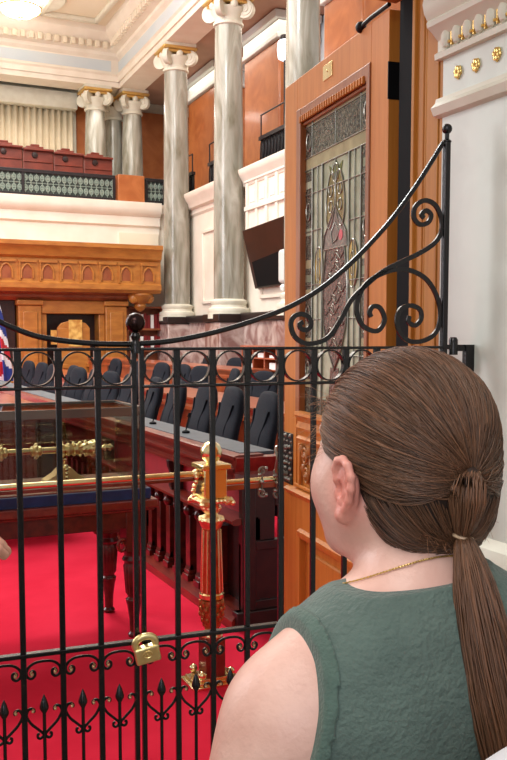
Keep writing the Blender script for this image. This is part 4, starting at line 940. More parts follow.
for c in range(3):
    for r in range(4):
        if (c*5+r*3) % 4 == 3: continue
        y = ya+(yb-ya)*(c+.5)/3; z = zb_+(zt-zb_)*r/4+.012; h = .04+.03*((c+r) % 3)
        tag(MB().box((6.14,y-.1,z),(6.34,y+.1,z+h)).build('paper_stack', M['white'], wpos=(6.2,y,z)), 'white paper stack in the %s row, %s column of the pigeonhole cabinet' % (['lowest','second','third','top'][r], ['right','middle','left'][c]), 'papers', 'papers in the pigeonholes')
# flag on a pole
fp = onD(-6,350,15); fx, fy = fp.x, fp.y
t = empty('flag', (fx,fy,0), label='draped flag with blue and white waves and yellow fringe at the left edge', cat='flag')
MB().tube([(fx,fy,0),(fx,fy,2.35)], .02, 10).lathe([(.16,0),(.16,.03),(.05,.06),(.03,.12)], (fx,fy,0), 20).lathe([(.02,2.33),(.05,2.36),(.02,2.45),(0,2.5)], (fx,fy,0), 12).build('pole', M['brass'], t)
b = MB(); nu, nv = 40, 40
vs = []
for j in range(nv+1):
    v = j/nv; 
    for i in range(nu+1):
        u = i/nu; a = u*PI*1.4-.2; rr = .04+.24*(v**.55)
        fold = .035*math.sin(u*26+v*2)*v
        vs.append((fx+.0+(rr+fold)*math.cos(a*.9-1.0), fy+(rr*.6+fold)*math.sin(a*.9-1.0), 2.2-v*1.42))
b.v = [Vector(v) for v in vs]
for j in range(nv):
    for i in range(nu):
        u, v = i/nu, j/nv; s = math.sin((v*9-u*5))
        m = 3 if v > .95 else (0 if s > .1 else (1 if s > -.75 else 2)); 
        b.f.append((j*(nu+1)+i,j*(nu+1)+i+1,(j+1)*(nu+1)+i+1,(j+1)*(nu+1)+i)); b.m.append(m)
o = b.build('cloth', [M['flagblue'],M['flagwhite'],M['flagred'],M['flaggold']], t); so = o.modifiers.new('thick','SOLIDIFY'); so.thickness = .006
tag(MB().box((3.1,22.2,0),(4.2,22.59,2.41)).build('dark_panel', M['darkwood']), 'dark panel standing in for the shade of a wall opening left of the oak surround', 'panel')  # dark block paints the shade inside a wall opening
# ================================================================== people
def axis(lo, hi, base, ref):
    out = []; x = lo
    while x < hi:
        out.append(x); st = base
        for a, b, s in ref:
            if a <= x < b: st = min(st, s)
        x += st
    out.append(x); return np.array(out, dtype=np.float32)
def rc(a, b, r1, r2): return ('c', np.array(a, float), np.array(b, float), r1, r2)
def el(c, r, rot=None): return ('e', np.array(c, float), np.array(r, float), rot)
def pbox(p):
    if p[0] == 'c': m = max(p[3], p[4]); return np.minimum(p[1], p[2])-m, np.maximum(p[1], p[2])+m
    m = p[2] if p[3] is None else np.full(3, p[2].max()); return p[1]-m, p[1]+m
def pdist(p, X, Y, Z):
    if p[0] == 'c':
        a, b = p[1], p[2]; ba = b-a; L = float(ba@ba)+1e-12
        x, y, z = X-a[0], Y-a[1], Z-a[2]; h = np.clip((x*ba[0]+y*ba[1]+z*ba[2])/L, 0, 1)
        return np.sqrt((x-h*ba[0])**2+(y-h*ba[1])**2+(z-h*ba[2])**2)-(p[3]+(p[4]-p[3])*h)
    x, y, z = X-p[1][0], Y-p[1][1], Z-p[1][2]
    if p[3] is not None: R = p[3]; x, y, z = R[0,0]*x+R[1,0]*y+R[2,0]*z, R[0,1]*x+R[1,1]*y+R[2,1]*z, R[0,2]*x+R[1,2]*y+R[2,2]*z
    r = p[2]; k0 = np.sqrt((x/r[0])**2+(y/r[1])**2+(z/r[2])**2); k1 = np.sqrt((x/r[0]**2)**2+(y/r[1]**2)**2+(z/r[2]**2)**2)+1e-9
    return k0*(k0-1)/k1
def smin(a, b, k):
    h = np.maximum(k-np.abs(a-b), 0)/k; return np.minimum(a, b)-h*h*k*.25
def field(prims, xs, ys, zs):       # prims: list of (prim, k) ; k<0 carves
    F = np.full((len(xs),len(ys),len(zs)), .25, np.float32)
    for p, k in prims:
        lo, hi = pbox(p); m = abs(k)+.03; sl = []
        for ax, l, h in zip((xs,ys,zs), lo, hi): sl.append(slice(max(0, np.searchsorted(ax, l-m)-1), np.searchsorted(ax, h+m)+1))
        X, Y, Z = np.meshgrid(xs[sl[0]], ys[sl[1]], zs[sl[2]], indexing='ij', sparse=True)
        d = pdist(p, X, Y, Z).astype(np.float32); s = tuple(sl)
        F[s] = smin(F[s], d, k) if k > 0 else -smin(-F[s], d, -k)
    return F
def at_pts(prims, P):
    F = np.full(len(P), .25)
    for p, k in prims:
        d = pdist(p, P[:,0], P[:,1], P[:,2]); F = smin(F, d, k) if k > 0 else -smin(-F, d, -k)
    return F
def nets(F, xs, ys, zs):
    S = F < 0; c = np.zeros([n-1 for n in F.shape], np.int8)
    for i in (0,1):
        for j in (0,1):
            for k in (0,1): c += S[i:F.shape[0]-1+i, j:F.shape[1]-1+j, k:F.shape[2]-1+k]
    I, J, K = np.nonzero((c > 0) & (c < 8)); n = len(I)
    idx = np.full(c.shape, -1, np.int32); idx[I,J,K] = np.arange(n)
    acc = np.zeros((n,3)); cnt = np.zeros(n)
    for ax in range(3):
        for u in (0,1):
            for v in (0,1):
                o = [0,0,0]; q = [a for a in range(3) if a != ax]; o[q[0]] = u; o[q[1]] = v; e = list(o); e[ax] = 1
                fa = F[I+o[0],J+o[1],K+o[2]]; fb = F[I+e[0],J+e[1],K+e[2]]; m = (fa < 0) != (fb < 0)
                t = np.where(m, fa/(fa-fb+1e-12), 0)
                pa = np.stack([xs[I+o[0]],ys[J+o[1]],zs[K+o[2]]],1); pb = np.stack([xs[I+e[0]],ys[J+e[1]],zs[K+e[2]]],1)
                acc += (pa+(pb-pa)*t[:,None])*m[:,None]; cnt += m
    V = acc/cnt[:,None]; Q = []
    for ax in range(3):
        q = [a for a in range(3) if a != ax]
        A = np.moveaxis(S, ax, 0); d = A[1:] != A[:-1]
        W = np.argwhere(d); 
        g = np.zeros((len(W),3), int); g[:,ax] = W[:,0]; g[:,q[0]] = W[:,1]; g[:,q[1]] = W[:,2]
        ok = (g[:,q[0]] > 0) & (g[:,q[1]] > 0) & (g[:,q[0]] < F.shape[q[0]]-1) & (g[:,q[1]] < F.shape[q[1]]-1); g = g[ok]
        def I4(a, b): h = g.copy(); h[:,q[0]] -= a; h[:,q[1]] -= b; return idx[h[:,0],h[:,1],h[:,2]]
        quad = np.stack([I4(1,1),I4(0,1),I4(0,0),I4(1,0)],1)
        ins = S[g[:,0],g[:,1],g[:,2]]; flip = ~ins if ax != 1 else ins
        quad[flip] = quad[flip][:, ::-1]; Q.append(quad)
    Q = np.concatenate(Q); Q = Q[(Q >= 0).all(1)]
    return V, Q
def npmesh(name, V, Q, m, parent, tint=None, label=None, smooth=0):
    me = bpy.data.meshes.new(name)
    if smooth:
        E = np.concatenate([Q[:,[i,(i+1) % 4]] for i in range(4)]) if len(Q) else Q
        for _ in range(smooth):
            s = np.zeros_like(V); c = np.zeros(len(V)); np.add.at(s, E[:,0], V[E[:,1]]); np.add.at(s, E[:,1], V[E[:,0]]); np.add.at(c, E[:,0], 1); np.add.at(c, E[:,1], 1)
            V = V*.5+.5*s/np.maximum(c, 1)[:,None]
    k = Q.shape[1]; me.vertices.add(len(V)); me.vertices.foreach_set('co', V.astype(np.float32).ravel())
    me.loops.add(len(Q)*k); me.loops.foreach_set('vertex_index', Q.astype(np.int32).ravel())
    me.polygons.add(len(Q)); me.polygons.foreach_set('loop_start', np.arange(0, len(Q)*k, k, dtype=np.int32)); me.polygons.foreach_set('loop_total', np.full(len(Q), k, np.int32))
    me.update(calc_edges=True); me.validate(); me.polygons.foreach_set('use_smooth', [True]*len(me.polygons)); me.materials.append(m)
    if tint is not None:
        a = me.color_attributes.new('tint', 'FLOAT_COLOR', 'POINT'); a.data.foreach_set('color', np.concatenate([tint, np.ones((len(V),1))],1).astype(np.float32).ravel())
    o = bpy.data.objects.new(name, me); COL.objects.link(o); o.parent = parent; return tag(o, label=label)
def rotz(a): c, s = math.cos(a), math.sin(a); return np.array([[c,-s,0],[s,c,0],[0,0,1]])
def hand(wr, d, nrm, side, curl=.5, k=.005):   # wrist, pointing direction, palm normal, thumb side vector sign
    wr, d, nrm = [np.array(v, float) for v in (wr, d, nrm)]; d /= np.linalg.norm(d); nrm -= d*(nrm@d); nrm /= np.linalg.norm(nrm); s = np.cross(d, nrm)*side
    P = [(rc(wr-d*.01, wr+d*.03, .023, .024), .012)]
    for i, (o, L, r) in enumerate(((.027,.070,.0088),(.009,.078,.009),(-.009,.073,.0086),(-.026,.058,.0076))):
        b0 = wr+d*.02+s*o*.6; b1 = wr+d*(.082-.004*abs(i-1))+s*o; P.append((rc(b0, b1, .015, .0115), .014))
        p = b1; ang = curl*.5
        for q, f in enumerate((.45,.3,.25)):
            ang += curl*.35; dd = d*math.cos(ang)+nrm*math.sin(ang); e = p+dd*L*f; P.append((rc(p, e, r*(1-.08*q), r*(.92-.09*q)), .0035)); p = e
    t0 = wr+d*.02+s*.02; t1 = t0+(d*.6+s*.7+nrm*.35)*.035; t2 = t1+(d*.85+s*.3+nrm*.4)*.032; t3 = t2+(d*.9+s*.05+nrm*.4)*.024
    P += [(rc(t0,t1,.015,.0125), .012), (rc(t1,t2,.0115,.0105), .004), (rc(t2,t3,.0102,.0085), .004)]
    return P
def person(origin, az, head_az, label, H=1.59, fem=True, arms=None, mats=None, fine=True, hair_long=True, top='sleeveless'):
    t = empty('person', origin, -math.radians(az), label=label, cat='person'); s = H/1.59
    HC = np.array((0,.035,1.482))*s; Rh = rotz(-math.radians(head_az-az)); hp = lambda v: HC+Rh@np.array(v, float)
    torso = [(el((0,.005,1.20),(.150,.098,.17)), .05), (rc((-.108,-.008,1.262),(.108,-.008,1.262),.044,.044), .05), (el((0,.02,1.03),(.138,.100,.14)), .08), (el((0,.005,.90),(.172,.118,.13)), .08),
             (rc((0,-.012,1.35),(-.112,-.012,1.270),.036,.034), .04), (rc((0,-.012,1.35),(.112,-.012,1.270),.038,.034), .04), (el((-.06,-.055,1.22),(.075,.05,.12)), .05), (el((.06,-.055,1.22),(.075,.05,.12)), .05)]
    if fem: torso += [(el((-.075,.088,1.18),(.062,.055,.062)), .04), (el((.075,.088,1.18),(.062,.055,.062)), .04)]
    legs = []
    for q in (-1,1):
        legs += [(rc((q*.088,.0,.84),(q*.092,.01,.46),.088,.058), .05), (rc((q*.092,.01,.46),(q*.098,-.015,.09),.056,.036), .03), (el((q*.094,-.022,.34),(.05,.055,.11)), .03),
                 (rc((q*.098,-.02,.045),(q*.108,.14,.028),.036,.026), .03)]
    A = arms or {-1: ((-.150,-.01,1.224),(-.252,-.015,1.00),(-.185,.09,.81),(0,.3,-1),(1,0,0)), 1: ((.150,-.01,1.224),(.252,-.015,1.00),(.185,.09,.81),(0,.3,-1),(-1,0,0))}
    arm = []; hands = []
    for q in (-1,1):
        sh, eb, wr, hd, pn = A[q]
        arm += [(el(np.array(sh)+np.array((q*.004,0,-.012)),(.048,.056,.062)), .05), (rc(sh, eb, .052, .044), .04), (rc(eb, wr, .041, .026), .02)]
        hands += hand(wr, hd, pn, -q if False else (1 if q*np.cross(hd,pn)@np.array((0,1,0)) > 0 else -1))
    neck = [(rc(hp((0,-.014,-.05)),(0,-.015,1.33),.049,.051), .025)]
    head = [(el(hp((0,-.008,.012)),(.071,.092,.087),Rh), .02), (el(hp((0,.028,-.040)),(.061,.062,.075),Rh), .03), (el(hp((-.036,.040,-.045)),(.035,.038,.038),Rh), .03), (el(hp((.036,.040,-.045)),(.035,.038,.038),Rh), .03),
            (rc(hp((-.050,-.002,-.062)),hp((-.012,.070,-.104)),.022,.020), .03), (rc(hp((.050,-.002,-.062)),hp((.012,.070,-.104)),.022,.020), .03), (el(hp((0,.02,-.095)),(.045,.05,.025),Rh), .03),
            (rc(hp((0,.083,.002)),hp((0,.105,-.036)),.007,.0115), .012), (rc(hp((-.010,.092,-.040)),hp((.010,.092,-.040)),.008,.008), .008),
            (rc(hp((-.016,.085,-.066)),hp((.016,.085,-.066)),.006,.006), .006), (rc(hp((-.013,.084,-.076)),hp((.013,.084,-.076)),.0065,.0065), .006),
            (el(hp((-.031,.084,-.002)),(.016,.012,.011),Rh), -.012), (el(hp((.031,.084,-.002)),(.016,.012,.011),Rh), -.012),
            (rc(hp((-.040,.070,.016)),hp((-.016,.081,.018)),.007,.006), .012), (rc(hp((.040,.070,.016)),hp((.016,.081,.018)),.007,.006), .012)]
    ears = []
    for q in (-1,1):
        u = np.array((q*.16,-1.12,0)); nn = np.array((q*.98,.14,0)); o = np.array((q*.0745,.012,-.037)); E = lambda a, h, n=0: hp(o+u*a+np.array((0,-.12*h,1))*h+nn*n)
        ears += [(rc(E(.004,.0,-.002),E(.014,-.004,-.001),.006,.006), .006), (el(E(.015,.001,.001),(.0075,.015,.029),Rh), .006), (el(E(.010,-.026,.003),(.0075,.0095,.010),Rh), .006)]
        hx = [(.010,-.001,.003),(.002,.008,.005),(.001,.020,.006),(.006,.0285,.007),(.015,.031,.008),(.024,.026,.009),(.029,.015,.009),(.029,.003,.009),(.025,-.009,.008),(.019,-.018,.006),(.012,-.026,.004),(.006,-.028,.003)]
        rr = [.003,.0034,.0038,.004,.0042,.0043,.0042,.004,.0038,.004,.0055,.0055]
        for i in range(len(hx)-1): ears.append((rc(E(*hx[i]),E(*hx[i+1]),rr[i],rr[i+1]), .003))
        ah = [(.017,.020,.005),(.0205,.010,.006),(.020,-.002,.006),(.015,-.012,.005),(.008,-.014,.004)]
        for i in range(4): ears.append((rc(E(*ah[i]),E(*ah[i+1]),.0032,.0030), .003))
        ears.append((el(E(.009,.0,.010),(.008,.0055,.0085),Rh), -.003)); ears.append((rc(E(.001,-.004,.003),E(.003,-.010,.004),.0035,.003), .003))
    body = torso+legs+arm+neck+head+ears+hands
    sc = lambda L: [((p[0],p[1]*s if p[0]=='e' else p[1]*s,p[2]*s,p[3]*s if p[0]=='c' else p[3],)+((p[4]*s,) if p[0]=='c' else ()), k) for p, k in L]
    if s != 1:
        nb = lambda L, keep: L if keep else sc(L)
        # neck/head primitives were already placed around the scaled head centre
        headp = head+ears; torso, legs, arm, hands = sc(torso), sc(legs), sc(arm), sc(hands)
        neck = [(rc(hp((0,-.018,-.05)), np.array((0,-.015,1.33))*s, .049, .051), .025)]; body = torso+legs+arm+neck+headp+hands
    los = np.min([pbox(p)[0] for p, k in body], 0)-.02; his = np.max([pbox(p)[1] for p, k in body], 0)+.02
    hb = HC; f = (.0021,.0045) if fine else (.0035,.0065); hx = [(w[2][0]*s) for w in A.values()]; 
    hr = []
    for ax in range(3):
        r = [(hb[ax]-.13, hb[ax]+.13, f[0])]
        for q in (-1,1):
            wv = np.array(A[q][2])*s; dv = np.array(A[q][3], float); dv /= np.linalg.norm(dv); e = wv+dv*.19
            r.append((min(wv[ax],e[ax])-.04, max(wv[ax],e[ax])+.04, .0032))
        hr.append(r)
    xs, ys, zs = [axis(los[i], his[i], f[1], hr[i]) for i in range(3)]
    F = field(body, xs, ys, zs); V, Q = nets(F, xs, ys, zs)
    tint = np.ones((len(V),3)); 
    for q in (-1,1):
        d = np.linalg.norm((V-hp((q*.088,-.006,-.037)))/np.array((.03,.03,.040)), axis=1); w = np.clip(1.5-d, 0, 1)[:,None]*.9; tint = tint*(1-w)+np.array((.94,.52,.48))*w
    d = np.linalg.norm((V-hp((-.045,.055,-.045)))/.04, axis=1); w = np.clip(1-d, 0, 1)[:,None]*.5; tint = tint*(1-w)+np.array((1,.86,.84))*w
    d = np.linalg.norm((V-hp((0,.093,-.071)))/np.array((.024,.014,.011)), axis=1); w = np.clip(1.3-d, 0, 1)[:,None]; tint = tint*(1-w)+np.array((.82,.5,.5))*w
    bo = npmesh('body', V, Q, mats['skin'], t, tint, smooth=1)
    X, Y, Z = np.meshgrid(xs, ys, zs, indexing='ij', sparse=True)
    # clothes
    TF = field(torso+arm+neck, xs, ys, zs)-.0065; AF = None
    if top == 'sleeveless':
        def wz(Z): return np.interp(Z/s, [1.0,1.10,1.13,1.17,1.22,1.26,1.30,1.34],[.18,.18,.172,.162,.152,.142,.136,.136]).astype(np.float32)*s
        ND = pdist(rc((0,.03,1.45*s),(0,-.006,1.31*s),.052,.044), X, Y, Z).astype(np.float32)
        lim = np.abs(X)-wz(Z); LOW = .93*s-Z
        neckcut = np.maximum(-ND, Z-1.362*s-.10*X+.55*np.maximum(Y-.01,0))
        C = np.maximum(np.maximum(TF, lim), np.maximum(neckcut, LOW)); V2, Q2 = nets(C, xs, ys, zs); npmesh('sleeveless_top', V2, Q2, mats['top'], t)
        C = np.maximum(np.maximum(TF-.0034, lim-.0015), np.maximum(np.maximum(neckcut, LOW), -.011-lim)); C = np.where(Z < 1.12*s, .1, C); 
        for q in (-1,1): V2, Q2 = nets(np.where(q*X > .01, C, .1), xs, ys, zs); npmesh('armhole_binding', V2, Q2, mats['edge'], t)
        C = np.maximum(np.maximum(TF-.0018, lim), np.maximum(np.maximum(neckcut, LOW), ND-.008)); C = np.where(Z < 1.25*s, .1, C); V2, Q2 = nets(C, xs, ys, zs); npmesh('neck_binding', V2, Q2, mats['edge'], t)
    else:
        AF = field(torso+arm+legs, xs, ys, zs)-.0135; ND = pdist(rc((0,.03,1.45*s),(0,-.012,1.30*s),.066,.068), X, Y, Z).astype(np.float32)
        C = np.maximum(AF, np.maximum(np.maximum(-ND, Z-1.40*s), .80*s-Z))
        for q in (-1,1):
            wv = np.array(A[q][2])*s; ev = np.array(A[q][1])*s; dv = (wv-ev)/np.linalg.norm(wv-ev); pl = (X-wv[0])*dv[0]+(Y-wv[1])*dv[1]+(Z-wv[2])*dv[2]+.02
            near = np.sqrt((X-wv[0])**2+(Y-wv[1])**2+(Z-wv[2])**2) < .2; C = np.where(near, np.maximum(C, pl), C)
        V2, Q2 = nets(C, xs, ys, zs); npmesh('shirt', V2, Q2, mats['top'], t)
    LF = field(torso+legs, xs, ys, zs)-.010; C = np.maximum(np.maximum(LF, Z-.96*s), .07*s-Z); V2, Q2 = nets(C, xs, ys, zs); npmesh('trousers', V2, Q2, M['trouser'], t)
    C = np.maximum(field(legs, xs, ys, zs)-.006, Z-.085*s); V2, Q2 = nets(C, xs, ys, zs); npmesh('shoes', V2, Q2, M['shoe'], t)
    for q in (-1,1):
        b = MB(); b.ball(hp((q*.031,.073,-.002)), .0115, 14); o = b.build('eye', M['eye']); o.parent = t
        b = MB(); b.ball(hp((q*.031,.0805,-.002)), .0052, 10); o2 = b.build('iris', M['trouser']); o2.parent = o
    # hair volume
    hairp = [(el(hp((0,-.012,.014)),(.081,.096,.088),Rh), .02), (el(hp((0,-.046,-.045)),(.071,.057,.070),Rh), .03)]
    def yl(z): return np.interp(z, [-.14,-.10,-.07,-.030,-.012,.02,.055,.10],[-.062,-.050,-.022,-.006,.050,.072,.092,.11])
    xs2, ys2, zs2 = axis(HC[0]-.13,HC[0]+.13,.0028,[]), axis(HC[1]-.16,HC[1]+.14,.0028,[]), axis(HC[2]-.16,HC[2]+.13,.0028,[])
    X, Y, Z = np.meshgrid(xs2, ys2, zs2, indexing='ij')
    P = np.stack([X-HC[0],Y-HC[1],Z-HC[2]],-1)@Rh; C = np.maximum(field(hairp, xs2, ys2, zs2), (P[...,1]-yl(P[...,2]))*.8)
    for q in (-1,1): C = np.maximum(C, -pdist(el((q*.093,.004,-.043),(.026,.024,.031)), P[...,0], P[...,1], P[...,2]))
    V2, Q2 = nets(C.astype(np.float32), xs2, ys2, zs2); hairo = npmesh('hair', V2, Q2, M['hairbase'], t, smooth=4)
    return t, dict(hp=hp, Rh=Rh, HC=HC, hairp=hairp, yl=yl, body=body, hair=hairo, s=s)

def strands(name, paths, rad, tints, m, parent):   # many tapered three-sided strands as one mesh
    P = np.array(paths); n, k, _ = P.shape
    T = np.gradient(P, axis=1); T /= np.linalg.norm(T, axis=2, keepdims=True)+1e-9
    U = np.cross(T, np.array((.3,.2,.93))); U /= np.linalg.norm(U, axis=2, keepdims=True)+1e-9; W = np.cross(T, U)
    R = np.array(rad)[:,None]*np.array([.35]+[1]*(k-2)+[.25])[None,:]
    V = np.stack([P+(U*math.cos(a)+W*math.sin(a))*R[...,None] for a in (0,2*PI/3,4*PI/3)], 2).reshape(-1,3)
    base = (np.arange(n)[:,None]*k+np.arange(k-1)[None,:])*3; Q = []
    for j in range(3): j2 = (j+1) % 3; Q.append(np.stack([base+j,base+j2,base+3+j2,base+3+j],-1).reshape(-1,4))
    tt = np.repeat(np.array(tints), k*3, axis=0)
    return npmesh(name, V, np.concatenate(Q), m, parent, tt)

# ---- the woman at the gate
WO = Vector((.541,.749,0)); WAZ = 5.0; WHA = -12.0
wt, W = person(WO, WAZ, WHA, 'woman seen from behind, brown ponytail, sage green sleeveless top, thin gold necklace', mats=dict(skin=M['skin'], top=M['topgreen'], edge=M['topedge']))
hp, Rh, HC = W['hp'], W['Rh'], W['HC']
def l2h(P): return (P-HC)@Rh
c0 = hp((0,-.012,0))
def rad_dir(D):      # outer radius of the hair volume along directions from c0
    lo = np.full(len(D), .03); hi = np.full(len(D), .22)
    for _ in range(18):
        mid_ = (lo+hi)/2; f = at_pts(W['hairp'], c0+D*mid_[:,None]); lo = np.where(f < 0, mid_, lo); hi = np.where(f < 0, hi, mid_)
    return lo
def nrmz(v): return v/np.linalg.norm(v, axis=-1, keepdims=True)
Winv = (Matrix.Translation(WO) @ Matrix.Rotation(-math.radians(WAZ), 4, 'Z')).inverted()
def wl(px, py, D): v = Winv @ onD(px, py, D); return np.array(v)
def surf(px, py, prims):      # depth at which a sight line meets the hair
    D = np.linspace(.6, 1.1, 500); P = np.array([wl(px, py, d) for d in D]); f = at_pts(prims, P); i = np.argmax(f < 0)
    return float(D[i]) if (f < 0).any() else .82
D1 = surf(471,474,W['hairp']); D2 = surf(463,537,W['hairp']+[(p,k) for p,k in W['body']]); print('tie depths', D1, D2)
T1 = wl(471,474,D1); T2 = wl(463,537,D2)
n = 8000; D0 = nrmz(RNG.normal(size=(n*4,3))); Ph = (D0*rad_dir(D0)[:,None]+c0-HC)@Rh
yy = W['yl'](Ph[:,2]); ok = (Ph[:,1] < yy+.004) & (Ph[:,2] > -.125)
eard = np.minimum(np.linalg.norm((Ph-np.array((-.09,.004,-.043)))/np.array((.05,.026,.034)),axis=1), np.linalg.norm((Ph-np.array((.09,.004,-.043)))/np.array((.05,.026,.034)),axis=1)); ok &= eard > 1.0
D0 = D0[ok][:n]; Ph = Ph[ok][:n]; n = len(D0)
low = (Ph[:,2] < -.035-.25*Ph[:,1]*0) & (Ph[:,1] < .0) 
tgt = np.where(low[:,None], T2[None], T1[None]); TD = nrmz(tgt-c0)
K = 11; tS = np.linspace(0,1,K); om = np.arccos(np.clip((D0*TD).sum(1), -.999, .999)); length = np.clip(RNG.uniform(.25,1.15,n), 0, 1)
paths = np.zeros((n,K,3)); jit = RNG.normal(0,.0012,(n,1)); ph = RNG.uniform(0,6.28,n)
for i, tq in enumerate(tS):
    q = tq*length; Dq = (np.sin((1-q)*om)[:,None]*D0+np.sin(q*om)[:,None]*TD)/np.sin(om)[:,None]
    Dq = nrmz(Dq+ (np.array((0,0,-.10))[None]*np.sin(q*PI)[:,None])); r = rad_dir(Dq)
    wv = .0012*np.sin(ph+q*7)
    paths[:,i] = c0+Dq*(r+.0008+np.abs(jit[:,0])*.9+wv*.6)[:,None]
loc = (paths-HC)@Rh
clear = (np.minimum(np.linalg.norm((loc-np.array((-.093,.003,-.043)))/np.array((.04,.021,.030)),axis=2).min(1), 9) > 1.0); paths = paths[clear]; n = len(paths)
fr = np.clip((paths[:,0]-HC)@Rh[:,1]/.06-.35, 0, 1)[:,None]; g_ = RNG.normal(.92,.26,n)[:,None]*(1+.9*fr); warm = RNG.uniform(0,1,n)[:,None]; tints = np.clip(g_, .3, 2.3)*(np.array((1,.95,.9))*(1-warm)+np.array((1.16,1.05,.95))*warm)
strands('hair_strands', paths, RNG.uniform(.0003,.0008,n), tints, M['hair'], W['hair'])['kind'] = 'stuff'
# swept crown locks: thicker clumps converging on the tie
# ponytail: spindle between the ties, then the long tail
Winv = (Matrix.Translation(WO) @ Matrix.Rotation(-math.radians(WAZ), 4, 'Z')).inverted()
def wl(px, py, D): v = Winv @ onD(px, py, D); return np.array(v)
T1w, T2w = wl(471,474,D1-.004), wl(463,537,D2-.008)
ctr1 = [T1w+(c0-T1w)*.10, T1w, wl(469,490,(D1*.75+D2*.25)-.016), wl(467,512,(D1*.4+D2*.6)-.016), T2w]
dd = D2-.795
ctr2 = [T2w, wl(467,552,.780+dd), wl(474,585,.772+dd), wl(483,630,.764+dd), wl(493,680,.756+dd), wl(506,735,.750+dd), wl(521,800,.748+dd), wl(530,850,.748+dd)]
def bundle(ctr, rads, n, k, seed, rmin=.0005, rmax=.0011, flatn=.8, ragged=0):
    rg = np.random.default_rng(seed); cv = np.array([tuple(v) for v in spline(ctr, 6)]); m = len(cv); tt = np.linspace(0,1,m)
    T = np.gradient(cv, axis=0); T = nrmz(T); side = np.array(wl(480,600,.7)-wl(440,600,.7)); side = nrmz(side)
    U = nrmz(side[None]-T*(T@side)[:,None]); Wv = np.cross(T, U); P = np.zeros((n,k,3)); th = rg.uniform(0,2*PI,n); rr = np.sqrt(rg.uniform(.35,1,n)); tw = rg.normal(0,.35,n); ph2 = rg.uniform(0,6.28,n); e = 1-ragged*rg.uniform(0,1,n)**2
    for i in range(k):
        q = i/(k-1)*e; R = np.interp(q, np.linspace(0,1,len(rads)), rads); c = np.stack([np.interp(q, tt, cv[:,j]) for j in range(3)],1); u = nrmz(np.stack([np.interp(q, tt, U[:,j]) for j in range(3)],1)); w = nrmz(np.stack([np.interp(q, tt, Wv[:,j]) for j in range(3)],1))
        a = th+tw*q; rw = rr*R*(1+.06*np.sin(ph2+q*9)); P[:,i] = c+u*(rw*np.cos(a))[:,None]+w*(rw*np.sin(a)*flatn)[:,None]
    g2 = np.clip(rg.normal(1.05,.25,n), .5, 1.8)[:,None]; wm = rg.uniform(0,1,n)[:,None]
    return P, rg.uniform(rmin,rmax,n), g2*(np.array((1,.95,.9))*(1-wm)+np.array((1.2,1.05,.92))*wm)
pt = None
b = MB(); cvs = spline(ctr1, 5); b.tube(cvs, [max(.003, .009*math.sin(PI*min(1,.12+.88*i/(len(cvs)-1)))) for i in range(len(cvs))], 14); cv2 = spline(ctr2, 5)
b.tube(cv2, [float(np.interp(i/(len(cv2)-1), [0,.08,.3,.6,1],[.003,.006,.010,.011,.005])) for i in range(len(cv2))], 16)
pt = b.build('ponytail', M['hairbase']); pt.parent = wt
P, r_, tn = bundle(ctr1, [.008,.0055,.015,.0175,.014,.006], 420, 9, 3); strands('upper_tail_strands', P, r_, tn, M['hair'], pt)['kind'] = 'stuff'
P, r_, tn = bundle(ctr2, [.006,.012,.019,.0235,.026,.027,.024,.018], 1500, 14, 4, ragged=.25); strands('tail_strands', P, r_, tn, M['hair'], pt)['kind'] = 'stuff'
for i, (c, r) in enumerate(((T1w,.0075),(T2w,.0095))):
    b = MB(); ax = Vector((0,0,1)); sd = Vector(nrmz(np.array(wl(480,480+8*i,.8)-wl(460,483,.8)))); fwv = ax.cross(sd).normalized()
    b.tube([Vector(c)+sd*(r*math.cos(a))+fwv*(r*.8*math.sin(a)) for a in [2*PI*q/18 for q in range(18)]], .0018, 8, closed=True); o = b.build('hair_elastic', M['tie']); o.parent = pt
# flyaway hairs along the forehead side and nape
rg = np.random.default_rng(12); pf = []
for i in range(90):
    if i < 45:
        z = rg.uniform(-.01,.09); y = float(W['yl'](z))-.004; d = nrmz(np.array((-.75+rg.normal(0,.3), y+.012, z))*np.array((.09,1,1)))[None]
        d = nrmz(np.array([[-(.06+.02*rg.random()), y+.012, z]])); d = (Rh@d[0])[None]; s0 = c0+d[0]*rad_dir(d)[0]; out = Rh@nrmz(np.array((-.8,.6,rg.normal(-.5,.5)))); L = rg.uniform(.01,.035)
    else:
        d = (Rh@nrmz(np.array((rg.uniform(-.6,.6),-.75,-.75))))[None]; s0 = c0+d[0]*rad_dir(d)[0]*.97; out = Rh@nrmz(np.array((rg.normal(0,.5),-.5,-.9))); L = rg.uniform(.008,.02)
    bend = Rh@rg.normal(0,.4,3); pf.append([s0+out*L*q+bend*L*q*q*.6 for q in np.linspace(0,1,11)])
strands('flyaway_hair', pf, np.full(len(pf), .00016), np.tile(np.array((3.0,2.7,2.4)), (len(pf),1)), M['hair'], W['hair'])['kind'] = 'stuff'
# necklace following the neck and shoulders
nb = [(p, k) for p, k in W['body']]; pts = []
for i in range(72):
    a = 2*PI*i/72; d = np.array((math.sin(a), -math.cos(a), 0)); z = 1.386-.034*(1-math.cos(a))-.02*max(0,-math.cos(a))**1.5; o0 = np.array((0,.0,z)); r = .02
    for _ in range(60):
        f = at_pts(nb, (o0+d*r)[None])[0]
        if f > .0008: break
        r += max(.0012, -f*.6)
    pts.append(Vector(o0+d*(r+.0006)))
nk = MB(); nk.tube(pts, .0007, 6, closed=True)
for i in range(72):
    for q in (0,.5): nk.ball(pts[i].lerp(pts[(i+1) % 72], q), .00125, 6)
o = nk.build('necklace', M['gold']); o.parent = wt

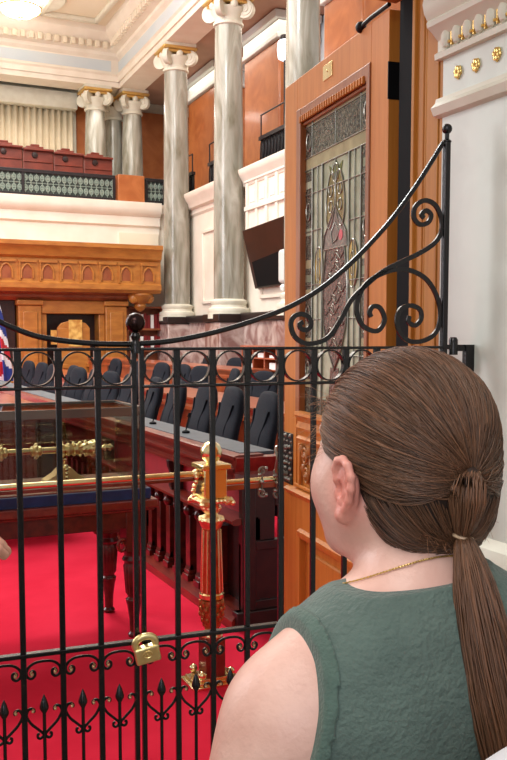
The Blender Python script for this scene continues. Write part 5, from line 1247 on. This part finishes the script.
# ---- fingertips of a person at the left edge
hw = onD(7,514,1.02); bo = onD(-420,545,1.15); bo.z = 0; baz = 12.0
Bi = (Matrix.Translation(bo) @ Matrix.Rotation(-math.radians(baz), 4, 'Z')).inverted(); Hs = 1.68/1.59
tl = Bi @ hw; dd = Vector((.75,.62,.12)).normalized(); wrl = (tl-dd*.155)/Hs; 
elb = Vector((.235,.03,1.04)); 
person(bo, baz, 18, 'person in a blue grey shirt mostly beyond the left edge, only fingertips in view', H=1.68, fem=False, fine=False, top='shirt', mats=dict(skin=M['skin2'], top=M['shirtb'], edge=M['shirtb']),
       arms={-1: ((-.178,-.01,1.298),(-.215,-.015,1.04),(-.20,.09,.83),(0,.3,-1),(1,0,0)), 1: ((.178,-.01,1.298), tuple(elb), tuple(wrl), tuple(dd), (-.2,.1,-1))})
# ---- shoulder of a person in pale grey at the lower right corner
so_ = onD(513,728,.62); ro = so_+RT*.165; ro.z = 0
person(ro, 30, 40, 'person in a pale grey shirt, only a shoulder showing in the lower right corner', H=1.58, fem=False, fine=False, top='shirt', mats=dict(skin=M['skin2'], top=M['shirtw'], edge=M['shirtw']))
# ================================================================== light
w = bpy.data.worlds.new('world'); SC.world = w; w.use_nodes = True
bg = w.node_tree.nodes['Background']; bg.inputs['Color'].default_value = lin((236,242,244)); bg.inputs['Strength'].default_value = .55
def area(name, loc, size, power, col, rot=(0,0,0), size_y=None):
    l = bpy.data.lights.new(name, 'AREA'); l.energy = power; l.color = lin(col)[:3]; l.size = size
    if size_y: l.shape = 'RECTANGLE'; l.size_y = size_y
    o = bpy.data.objects.new(name, l); COL.objects.link(o); o.location = loc; o.rotation_euler = rot; return o
area('hall_ceiling_light', (1.0,10.5,10.2), 2.4, 850, (240,248,246), size_y=2.4)
area('added_ceiling_fill', (2,21,8.3), 6, 260, (255,246,232), (math.radians(180),0,0), 5)  # added upward light without a fixture, brightens the ceiling
area('hall_ceiling_light_far', (2.0,16.5,10.2), 8, 1300, (246,246,238), size_y=8)
area('side_window_light', (-6.5,12,6.5), 9, 1250, (250,250,255), (0,math.radians(-80),0), 5)
area('gallery_light', (9.5,19,8.7), 1.2, 160, (255,240,220), size_y=12)
area('far_gallery_light', (4.5,25.5,8.2), 7, 150, (255,248,240), size_y=1)
area('vestibule_ceiling_light', (-.3,.3,3.4), 1.2, 34, (255,246,238), size_y=1.2)
area('vestibule_window_light', (-1.6,-1.6,2.2), 1.4, 34, (238,244,255), (math.radians(75),0,math.radians(-50)), 1.6)
